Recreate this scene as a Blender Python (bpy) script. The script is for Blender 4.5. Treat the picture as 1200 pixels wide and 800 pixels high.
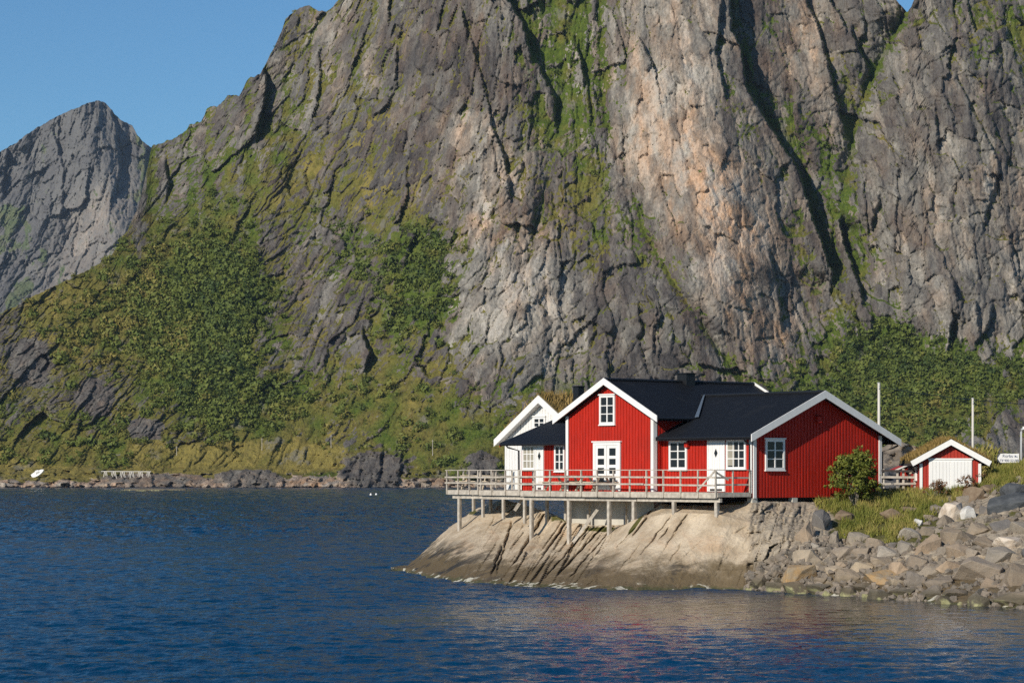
import bpy, math, random
import numpy as np
from mathutils import Vector, Matrix

sc = bpy.context.scene
for o in list(bpy.data.objects):
    bpy.data.objects.remove(o)

# ------------------------------------------------------------------ camera, sky, sun
F, HOR, CAM_Z = 3000.0, 553.0, 5.0          # focal length and horizon row in photo pixels, camera height (m)
cam_d = bpy.data.cameras.new('camera')
cam_d.sensor_width = 36.0
cam_d.lens = 90.0
cam_d.shift_y = (HOR - 400.0) / 1200.0
cam_d.clip_start, cam_d.clip_end = 1.0, 20000.0
cam = bpy.data.objects.new('camera', cam_d)
cam.location = (0, 0, CAM_Z)
cam.rotation_euler = (math.radians(90), 0, 0)
sc.collection.objects.link(cam)
sc.camera = cam

SUN_EL, SUN_LEFT = math.radians(27), math.radians(36)      # sun behind the camera, to the left
sun_dir = Vector((-math.sin(SUN_LEFT) * math.cos(SUN_EL), -math.cos(SUN_LEFT) * math.cos(SUN_EL), math.sin(SUN_EL)))
world = bpy.data.worlds.new('World')
sc.world = world
world.use_nodes = True
wn = world.node_tree
sky = wn.nodes.new('ShaderNodeTexSky')
sky.sky_type = 'NISHITA'
sky.sun_disc = False
sky.sun_elevation = SUN_EL
sky.sun_rotation = math.atan2(sun_dir.x, sun_dir.y)
sky.air_density, sky.dust_density, sky.ozone_density = 1.0, 0.0, 5.0
sky.altitude = 600
tintn = wn.nodes.new('ShaderNodeMix'); tintn.data_type = 'RGBA'; tintn.blend_type = 'MULTIPLY'
tintn.inputs[0].default_value = 1.0; tintn.inputs[7].default_value = (.74, 1.02, 1.12, 1)
wn.links.new(sky.outputs[0], tintn.inputs[6])
wn.links.new(tintn.outputs[2], wn.nodes['Background'].inputs[0])
wn.nodes['Background'].inputs[1].default_value = 0.082
sun_l = bpy.data.lights.new('sun', 'SUN')
sun_l.energy = 4.7
sun_l.angle = math.radians(0.5)
sun_l.color = (1.0, 0.93, 0.82)
sun = bpy.data.objects.new('sun', sun_l)
sun.rotation_euler = sun_dir.to_track_quat('Z', 'Y').to_euler()
sun.location = (-60, -40, 80)
sc.collection.objects.link(sun)
sc.view_settings.view_transform = 'Standard'
sc.view_settings.look = 'None'
sc.view_settings.exposure = 0.0
sc.view_settings.gamma = 1.0
sc.cycles.max_bounces = 6
sc.cycles.diffuse_bounces = 3
sc.cycles.glossy_bounces = 3
sc.cycles.transparent_max_bounces = 6
sc.cycles.volume_bounces = 0
sc.cycles.use_denoising = False
sc.cycles.sample_clamp_direct = 6.0
sc.cycles.sample_clamp_indirect = 2.0

# ------------------------------------------------------------------ helpers
rng = np.random.default_rng(11)
random.seed(5)

def tag(o, label=None, cat=None, group=None, kind=None):
    if label: o['label'] = label
    if cat: o['category'] = cat
    if group: o['group'] = group
    if kind: o['kind'] = kind
    return o

def empty(name, loc, rz=0.0, parent=None):
    o = bpy.data.objects.new(name, None)
    o.location = loc
    o.rotation_euler = (0, 0, rz)
    o.parent = parent
    sc.collection.objects.link(o)
    return o

def link_mesh(name, me, parent=None):
    o = bpy.data.objects.new(name, me)
    sc.collection.objects.link(o)
    o.parent = parent
    return o

class MB:
    """collects simple shapes for ONE mesh object"""
    def __init__(s):
        s.v, s.f = [], []
    def poly(s, pts, faces):
        k = len(s.v)
        s.v += [tuple(p) for p in pts]
        s.f += [[i + k for i in q] for q in faces]
        return s
    def box(s, lo, hi):
        (x0, y0, z0), (x1, y1, z1) = lo, hi
        return s.poly([(x0,y0,z0),(x1,y0,z0),(x1,y1,z0),(x0,y1,z0),(x0,y0,z1),(x1,y0,z1),(x1,y1,z1),(x0,y1,z1)],
                      [(3,2,1,0),(4,5,6,7),(0,1,5,4),(1,2,6,5),(2,3,7,6),(3,0,4,7)])
    def prism(s, pts, off):
        """closed polygon pts (3-D) pushed along off"""
        n = len(pts); off = Vector(off)
        a = [Vector(p) for p in pts]; b = [p + off for p in a]
        nrm = Vector((0,0,0))
        for i in range(n): nrm += a[i].cross(a[(i+1) % n])
        if nrm.dot(off) > 0:
            a.reverse(); b.reverse()
        f = [list(range(n)), list(range(2*n-1, n-1, -1))]
        for i in range(n):
            j = (i+1) % n
            f.append([j, i, i+n, j+n])
        return s.poly(a + b, f)
    def bar(s, p, q, w, h=None, up=(0,0,1)):
        """rectangular bar from p to q"""
        h = h or w
        p, q = Vector(p), Vector(q); d = (q-p).normalized(); up = Vector(up)
        if abs(d.dot(up)) > .98: up = Vector((1,0,0))
        r = d.cross(up).normalized(); u = r.cross(d)
        c = [r*(-w/2)+u*(-h/2), r*(w/2)+u*(-h/2), r*(w/2)+u*(h/2), r*(-w/2)+u*(h/2)]
        return s.poly([p+e for e in c]+[q+e for e in c], [(3,2,1,0),(4,5,6,7),(0,1,5,4),(1,2,6,5),(2,3,7,6),(3,0,4,7)])
    def tube(s, pts, r, n=8, r2=None):
        pts = [Vector(p) for p in pts]; k = len(pts); rings = []
        for i, p in enumerate(pts):
            d = (pts[min(i+1,k-1)]-pts[max(i-1,0)]).normalized()
            up = Vector((0,0,1)) if abs(d.z) < .95 else Vector((1,0,0))
            a = d.cross(up).normalized(); b = a.cross(d)
            rr = r + ((r2 if r2 is not None else r)-r)*i/max(1,k-1)
            rings.append([p+a*math.cos(t)*rr+b*math.sin(t)*rr for t in [2*math.pi*j/n for j in range(n)]])
        base = []; fs = []
        for g in rings: base += g
        for i in range(k-1):
            for j in range(n):
                j2 = (j+1) % n
                fs.append((i*n+j, i*n+j2, (i+1)*n+j2, (i+1)*n+j))
        fs.append(list(range(n-1,-1,-1))); fs.append([(k-1)*n+j for j in range(n)])
        return s.poly(base, fs)
    def build(s, name, mat, parent=None, smooth=False, bevel=0.0):
        me = bpy.data.meshes.new(name)
        me.from_pydata(s.v, [], s.f)
        me.materials.append(mat)
        if smooth:
            me.polygons.foreach_set('use_smooth', [True]*len(me.polygons))
        me.update()
        o = link_mesh(name, me, parent)
        if bevel:
            m = o.modifiers.new('bevel', 'BEVEL'); m.width = bevel; m.segments = 2; m.limit_method = 'ANGLE'
        return o

def fast_mesh(name, co, tri=None, quad=None, mat=None, smooth=False, attrs=None, parent=None):
    """big numpy mesh"""
    me = bpy.data.meshes.new(name)
    co = np.asarray(co, np.float32)
    me.vertices.add(len(co)); me.vertices.foreach_set('co', co.ravel())
    idx = []; start = []; n0 = 0
    if quad is not None and len(quad):
        idx.append(np.asarray(quad, np.int32).ravel()); start.append(np.arange(len(quad), dtype=np.int32)*4); n0 = len(quad)*4
    if tri is not None and len(tri):
        idx.append(np.asarray(tri, np.int32).ravel()); start.append(n0 + np.arange(len(tri), dtype=np.int32)*3)
    idx = np.concatenate(idx); start = np.concatenate(start)
    me.loops.add(len(idx)); me.loops.foreach_set('vertex_index', idx)
    me.polygons.add(len(start)); me.polygons.foreach_set('loop_start', start)
    me.polygons.foreach_set('use_smooth', np.full(len(start), smooth, dtype=bool))
    for k, a in (attrs or {}).items():
        at = me.attributes.new(k, 'FLOAT', 'POINT')
        at.data.foreach_set('value', np.asarray(a, np.float32).ravel())
    me.update(calc_edges=True)
    me.validate()
    if mat: me.materials.append(mat)
    return link_mesh(name, me, parent)

# -- numpy noise
_perm = rng.permutation(512)
_ang = rng.random(512)*2*np.pi
def perlin(x, y, seed=0):
    xi = np.floor(x).astype(np.int64); yi = np.floor(y).astype(np.int64)
    xf = x-xi; yf = y-yi
    u = xf**3*(xf*(xf*6-15)+10); v = yf**3*(yf*(yf*6-15)+10)
    def g(i, j, dx, dy):
        a = _ang[_perm[(_perm[(i+seed*37) & 511] + j + seed*11) & 511]]
        return np.cos(a)*dx + np.sin(a)*dy
    n00 = g(xi, yi, xf, yf); n10 = g(xi+1, yi, xf-1, yf); n01 = g(xi, yi+1, xf, yf-1); n11 = g(xi+1, yi+1, xf-1, yf-1)
    return ((n00*(1-u)+n10*u)*(1-v) + (n01*(1-u)+n11*u)*v)*1.5
def fbm(x, y, o=4, seed=0, gain=.5):
    t = 0; a = 1; s = 0
    for k in range(o):
        t = t + a*perlin(x*2**k+17.3*k, y*2**k+5.1*k, seed+k); s += a; a *= gain
    return t/s
def facets(x, y, seed=0, tilt=1.0):
    """jittered cells, each a plane of its own: returns offset, distance to the cell border, cell id noise"""
    xi = np.floor(x).astype(np.int64); yi = np.floor(y).astype(np.int64)
    b1 = np.full(x.shape, 9.0); b2 = np.full(x.shape, 9.0); off = np.zeros(x.shape); idn = np.zeros(x.shape)
    tab = np.random.default_rng(seed+100).random((5, 512))
    for di in (-1,0,1):
        for dj in (-1,0,1):
            h = _perm[(_perm[(xi+di+seed*13) & 511] + yi+dj) & 511]
            dx = xi+di+.15+.7*tab[0][h]-x; dy = yi+dj+.15+.7*tab[1][h]-y
            d = dx*dx+dy*dy
            o = (tab[2][h]-.5)*1.2 - tilt*((tab[3][h]-.5)*2*dx + (tab[4][h]-.5)*2*dy)
            m = d < b1
            b2 = np.where(m, b1, np.minimum(b2, d))
            off = np.where(m, o, off); idn = np.where(m, tab[2][h], idn); b1 = np.where(m, d, b1)
    return off, np.sqrt(b2)-np.sqrt(b1), idn
def sstep(a, b, x):
    t = np.clip((x-a)/(b-a), 0, 1); return t*t*(3-2*t)
def box_blur(a, r):
    for ax in (0, 1):
        p = np.pad(a, [(r+1, r) if k == ax else (0, 0) for k in (0, 1)], mode='edge')
        c = np.cumsum(p, axis=ax)
        n = a.shape[ax]
        hi = np.take(c, np.arange(2*r+1, 2*r+1+n), axis=ax); lo = np.take(c, np.arange(0, n), axis=ax)
        a = (hi-lo)/(2*r+1)
    return a
def lin(tab, x):
    t = np.array(tab, float); return np.interp(x, t[:,0], t[:,1])

def P3(px, py, d):
    """a point seen at photo pixel (px, py), d metres in front of the camera"""
    return Vector(((px-600)/F*d, d, CAM_Z-(py-HOR)*d/F))

# ------------------------------------------------------------------ materials
class NT:
    def __init__(s, name):
        s.m = bpy.data.materials.new(name); s.m.use_nodes = True
        s.t = s.m.node_tree; s.b = s.t.nodes['Principled BSDF']
        s.b.inputs['Specular IOR Level'].default_value = 0.25
    def n(s, typ, **kw):
        nd = s.t.nodes.new('ShaderNode'+typ)
        for k, v in kw.items(): setattr(nd, k, v)
        return nd
    def set(s, sock, v):
        if hasattr(v, 'is_output') or isinstance(v, bpy.types.NodeSocket): s.t.links.new(v, sock)
        else: sock.default_value = (*v, 1) if isinstance(v, tuple) and len(v) == 3 and sock.type == 'RGBA' else v
    def coord(s, kind='Object', scale=(1,1,1), rot=(0,0,0)):
        mp = s.n('Mapping'); s.t.links.new(s.n('TexCoord').outputs[kind], mp.inputs[0])
        mp.inputs['Scale'].default_value = scale; mp.inputs['Rotation'].default_value = rot
        return mp.outputs[0]
    def noise(s, co, scale, detail=4, rough=.55, dist=0):
        nd = s.n('TexNoise'); s.set(nd.inputs['Vector'], co)
        nd.inputs['Scale'].default_value = scale; nd.inputs['Detail'].default_value = detail
        nd.inputs['Roughness'].default_value = rough; nd.inputs['Distortion'].default_value = dist
        return nd.outputs[0]
    def voro(s, co, scale, feature='F1', out=0):
        nd = s.n('TexVoronoi', feature=feature); s.set(nd.inputs['Vector'], co); nd.inputs['Scale'].default_value = scale
        return nd.outputs[out]
    def math(s, op, a, b=0.0, c=None, clamp=False):
        nd = s.n('Math', operation=op, use_clamp=clamp); s.set(nd.inputs[0], a); s.set(nd.inputs[1], b)
        if c is not None: s.set(nd.inputs[2], c)
        return nd.outputs[0]
    def ramp(s, fac, a, b, lo=0.0, hi=1.0):
        nd = s.n('MapRange', interpolation_type='SMOOTHSTEP'); s.set(nd.inputs[0], fac)
        for i, v in ((1,a),(2,b),(3,lo),(4,hi)): nd.inputs[i].default_value = v
        return nd.outputs[0]
    def mix(s, fac, a, b, blend='MIX'):
        nd = s.n('Mix', data_type='RGBA', blend_type=blend); s.set(nd.inputs[0], fac); s.set(nd.inputs[6], a); s.set(nd.inputs[7], b)
        return nd.outputs[2]
    def attr(s, name, typ='GEOMETRY'):
        return s.n('Attribute', attribute_name=name, attribute_type=typ).outputs['Fac']
    def rand(s):
        return s.n('ObjectInfo').outputs['Random']
    def bump(s, h, dist, strength=1.0):
        nd = s.n('Bump'); s.set(nd.inputs['Height'], h); nd.inputs['Distance'].default_value = dist; nd.inputs['Strength'].default_value = strength
        s.t.links.new(nd.outputs[0], s.b.inputs['Normal'])
    def z(s, kind='Object'):
        sp = s.n('SeparateXYZ')
        if kind == 'World': s.t.links.new(s.n('NewGeometry').outputs['Position'], sp.inputs[0])
        else: s.t.links.new(s.n('TexCoord').outputs[kind], sp.inputs[0])
        return sp.outputs[2]
    def out(s, col, rough=.8):
        s.set(s.b.inputs['Base Color'], col); s.set(s.b.inputs['Roughness'], rough)
        return s.m

def paint(name, col, rough=.55, var=.12, streak=(6,6,.7), dirt=None, dirt_amt=.3):
    """painted or weathered boards: streaky variation"""
    m = NT(name); co = m.coord('Object', streak)
    n1 = m.noise(co, 1.6, 5, .6); n2 = m.noise(m.coord('Object'), .7, 3)
    c = m.mix(m.ramp(n1, .3, .75), tuple(x*(1-var) for x in col), tuple(min(1, x*(1+var)) for x in col))
    c = m.mix(m.ramp(n2, .5, .8, 0, dirt_amt), c, dirt or tuple(x*.6 for x in col))
    m.bump(n1, .004, .5)
    return m.out(c, rough)

M = {}
M['red'] = paint('red_board_paint', (.43,.019,.008), .65, .17, dirt=(.30,.022,.012), dirt_amt=.5)
M['red_dull'] = paint('dull_red_paint', (.38,.035,.02), .6, .1)
M['white'] = paint('white_paint', (.80,.78,.74), .5, .04, dirt=(.55,.53,.48), dirt_amt=.25)
M['white_wall'] = paint('white_board_paint', (.74,.73,.70), .55, .05, dirt=(.55,.54,.50), dirt_amt=.2)
M['grey_wood'] = paint('weathered_grey_timber', (.47,.42,.35), .8, .25, (3,3,3), dirt=(.20,.17,.14), dirt_amt=.55)
M['pale_wood'] = paint('pale_timber', (.55,.46,.34), .75, .2, (3,3,3), dirt=(.30,.25,.19), dirt_amt=.5)
M['pole'] = paint('bleached_pole_wood', (.60,.56,.49), .7, .12, (8,8,.4))
M['concrete'] = paint('pale_concrete', (.52,.49,.42), .85, .1, (1,1,.5), dirt=(.30,.28,.23), dirt_amt=.5)
M['black_metal'] = paint('black_sheet_metal', (.012,.013,.015), .45, .1)
M['dark_wood'] = paint('dark_stained_timber', (.06,.05,.045), .8, .2)
M['steel'] = paint('galvanised_steel', (.45,.46,.46), .45, .08)
M['flashing'] = paint('dark_blue_grey_flashing', (.10,.13,.17), .4, .1)
M['gap_shade'] = paint('painted_crawl_space_shade', (.02,.018,.016), .9, .2)
def roof_mat():
    m = NT('dark_roof_tiles'); co = m.coord('Object')
    n = m.noise(co, 5, 4); n2 = m.noise(co, .8, 3)
    # courses of tiles run along the eave: a bump by height
    z = m.math('MULTIPLY', m.z('Object'), 6.2)
    fr = m.math('FRACT', z)
    c = m.mix(n, (.005,.006,.008), (.014,.015,.018))
    c = m.mix(m.ramp(n2, .55, .75, 0, .4), c, (.022,.022,.023))
    m.bump(m.math('ADD', m.math('MULTIPLY', fr, .8), n), .02, .8)
    m.b.inputs['Specular IOR Level'].default_value = .15
    return m.out(c, .6)
M['roof'] = roof_mat()
def glass_mat(name, col):
    m = NT(name); n = m.noise(m.coord('Object'), 1.3, 2)
    m.bump(n, .01, .15); m.b.inputs['Specular IOR Level'].default_value = .25
    return m.out(m.mix(n, tuple(c*.6 for c in col), col), .06)
M['glass'] = glass_mat('dark_window_glass', (.02,.024,.03))
M['curtain'] = glass_mat('curtained_window_glass', (.42,.38,.30))
def rock_granite():
    m = NT('smooth_shore_granite'); co = m.coord('Object')
    # bands dip along the slab
    band = m.noise(m.coord('Object', (.9,.25,.9), (0, math.radians(28), math.radians(-35))), 1.1, 6, .65, .6)
    n = m.noise(co, .9, 8, .62); fine = m.noise(co, 9, 5, .7)
    c = m.mix(m.ramp(n, .3, .7), (.385,.295,.195), (.60,.495,.36))
    c = m.mix(m.ramp(band, .5, .72, 0, .6), c, (.46,.31,.19))
    c = m.mix(m.ramp(band, .36, .24, 0, .6), c, (.20,.18,.155))
    c = m.mix(m.ramp(fine, .45, .75, 0, .5), c, (.25,.21,.17))
    rough_zone = m.attr('crag')
    streak = m.noise(m.coord('Object', (1.6,1.6,.35), (0, math.radians(-25), 0)), 1.7, 6, .7, 1.2)
    c2 = m.mix(m.ramp(streak, .33, .58), (.19,.155,.115), (.40,.335,.25))
    c2 = m.mix(m.ramp(streak, .58, .72, 0, .8), c2, (.42,.27,.12))
    c = m.mix(rough_zone, c, c2)
    z = m.z('World')
    zz = m.math('ADD', z, m.math('MULTIPLY', m.math('SUBTRACT', m.noise(m.coord('Object', (.7,.7,.5), (0, math.radians(-35), 0)), 1.0, 6, .68), .5), 3.2))
    stain = m.attr('stain')
    c = m.mix(m.math('MULTIPLY', m.ramp(zz, 1.55, .7), m.math('MULTIPLY_ADD', stain, .50, .42), clamp=True), c, (.105,.080,.045))
    c = m.mix(m.ramp(zz, 1.25, .45, 0, .85), c, (.120,.085,.042))
    blk = m.noise(m.coord('Object', (.55,.55,.5), (0, math.radians(-38), 0)), 1.0, 7, .72, .5)
    c = m.mix(m.math('MULTIPLY', m.ramp(blk, .49, .57), m.math('MULTIPLY', m.ramp(z, 1.9, .9), m.math('MULTIPLY_ADD', stain, .8, .15), clamp=True)), c, (.035,.032,.028))
    z2 = m.math('ADD', z, m.math('MULTIPLY', m.math('SUBTRACT', m.noise(co, 2.2, 3), .5), .55))
    c = m.mix(m.ramp(z2, .16, .04), c, (.085,.080,.035))
    c = m.mix(m.math('MULTIPLY', m.ramp(z2, .20, .10), m.ramp(m.noise(co, 1.7, 3), .54, .60)), c, (.55,.52,.42))
    moss = m.attr('moss')
    c = m.mix(m.ramp(m.math('ADD', moss, m.math('MULTIPLY', m.math('SUBTRACT', n, .5), 1.2)), .4, .6), c, m.mix(fine, (.05,.06,.012), (.13,.11,.03)))
    m.bump(m.math('ADD', m.math('MULTIPLY', band, 1.2), m.math('ADD', n, m.math('MULTIPLY', fine, .25))), .14, .9)
    return m.out(c, .85)
M['granite'] = rock_granite()
def boulder_mat():
    m = NT('broken_boulder_rock'); co = m.coord('Object'); r = m.rand()
    n = m.noise(co, 2.2, 7, .65); f = m.noise(co, 14, 4, .7)
    ra = m.n('ValToRGB'); e = ra.color_ramp.elements
    cols = [(0,(.12,.12,.125)),(.16,(.30,.235,.165)),(.32,(.22,.185,.145)),(.46,(.40,.29,.19)),(.6,(.27,.235,.19)),(.74,(.44,.345,.235)),(.86,(.22,.17,.12)),(1,(.46,.41,.34))]
    e[0].position, e[0].color = 0, (*cols[0][1],1); e[1].position, e[1].color = 1, (*cols[-1][1],1)
    for p, q in cols[1:-1]:
        k = e.new(p); k.color = (*q,1)
    m.set(ra.inputs[0], r)
    c = m.mix(m.ramp(n, .35, .7, 0, .6), ra.outputs[0], m.mix(.5, ra.outputs[0], (.10,.095,.085)))
    c = m.mix(m.ramp(f, .5, .8, 0, .5), c, (.42,.38,.31))
    z = m.math('ADD', m.z('World'), m.math('MULTIPLY', m.math('SUBTRACT', m.noise(m.n('NewGeometry').outputs['Position'], .8, 3), .5), .7))
    c = m.mix(m.ramp(z, .75, .3, 0, .8), c, (.075,.065,.04))
    c = m.mix(m.math('MULTIPLY', m.ramp(z, .3, .1), m.ramp(m.noise(m.n('NewGeometry').outputs['Position'], 2.3, 2), .42, .58)), c, (.36,.34,.17))
    m.bump(m.math('ADD', n, m.math('MULTIPLY', f, .3)), .05, .9)
    return m.out(c, .85)
M['boulder'] = boulder_mat()
def plain_rock(name, a, b, c3, rough=.8):
    m = NT(name); co = m.coord('Object'); n = m.noise(co, 2.0, 7, .65); f = m.noise(co, 12, 4, .7)
    c = m.mix(m.ramp(n, .3, .7), a, b); c = m.mix(m.ramp(f, .52, .75, 0, .6), c, c3)
    m.bump(m.math('ADD', n, m.math('MULTIPLY', f, .3)), .05, .9)
    return m.out(c, rough)
M['white_rock'] = plain_rock('pale_pink_quartz_rock', (.50,.40,.30), (.66,.58,.48), (.40,.30,.20))
M['chalk_rock'] = plain_rock('white_quartz_rock', (.48,.46,.42), (.62,.60,.56), (.45,.42,.38))
M['dark_rock'] = plain_rock('dark_basalt_rock', (.045,.05,.055), (.10,.105,.11), (.14,.14,.14))
M['brown_rock'] = plain_rock('brown_lichen_rock', (.16,.11,.07), (.24,.18,.12), (.30,.25,.17))
M['orange_rock'] = plain_rock('orange_stained_rock', (.40,.25,.11), (.31,.255,.18), (.24,.20,.15))
def leaf_mat(name, cols, trans=.0, var_attr='tint'):
    m = NT(name); t = m.attr(var_attr)
    c = m.mix(m.ramp(t, 0, .5), cols[0], cols[1]); c = m.mix(m.ramp(t, .5, 1), c, cols[2])
    return m.out(c, .7)
M['grass'] = leaf_mat('bank_grass', ((.085,.105,.016), (.19,.19,.035), (.33,.26,.08)))
M['dry_turf'] = leaf_mat('dry_roof_turf', ((.12,.09,.025), (.26,.17,.05), (.36,.25,.09)))
M['leaf'] = leaf_mat('shrub_leaves', ((.055,.075,.011), (.14,.155,.024), (.26,.22,.05)))
M['red_leaf'] = leaf_mat('red_stalk_leaves', ((.09,.05,.02), (.18,.07,.03), (.20,.13,.05)))
M['scrub'] = leaf_mat('hillside_scrub_leaves', ((.042,.068,.013), (.110,.135,.022), (.215,.175,.042)))
M['bark'] = paint('pale_bark', (.22,.19,.15), .8, .2)

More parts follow.
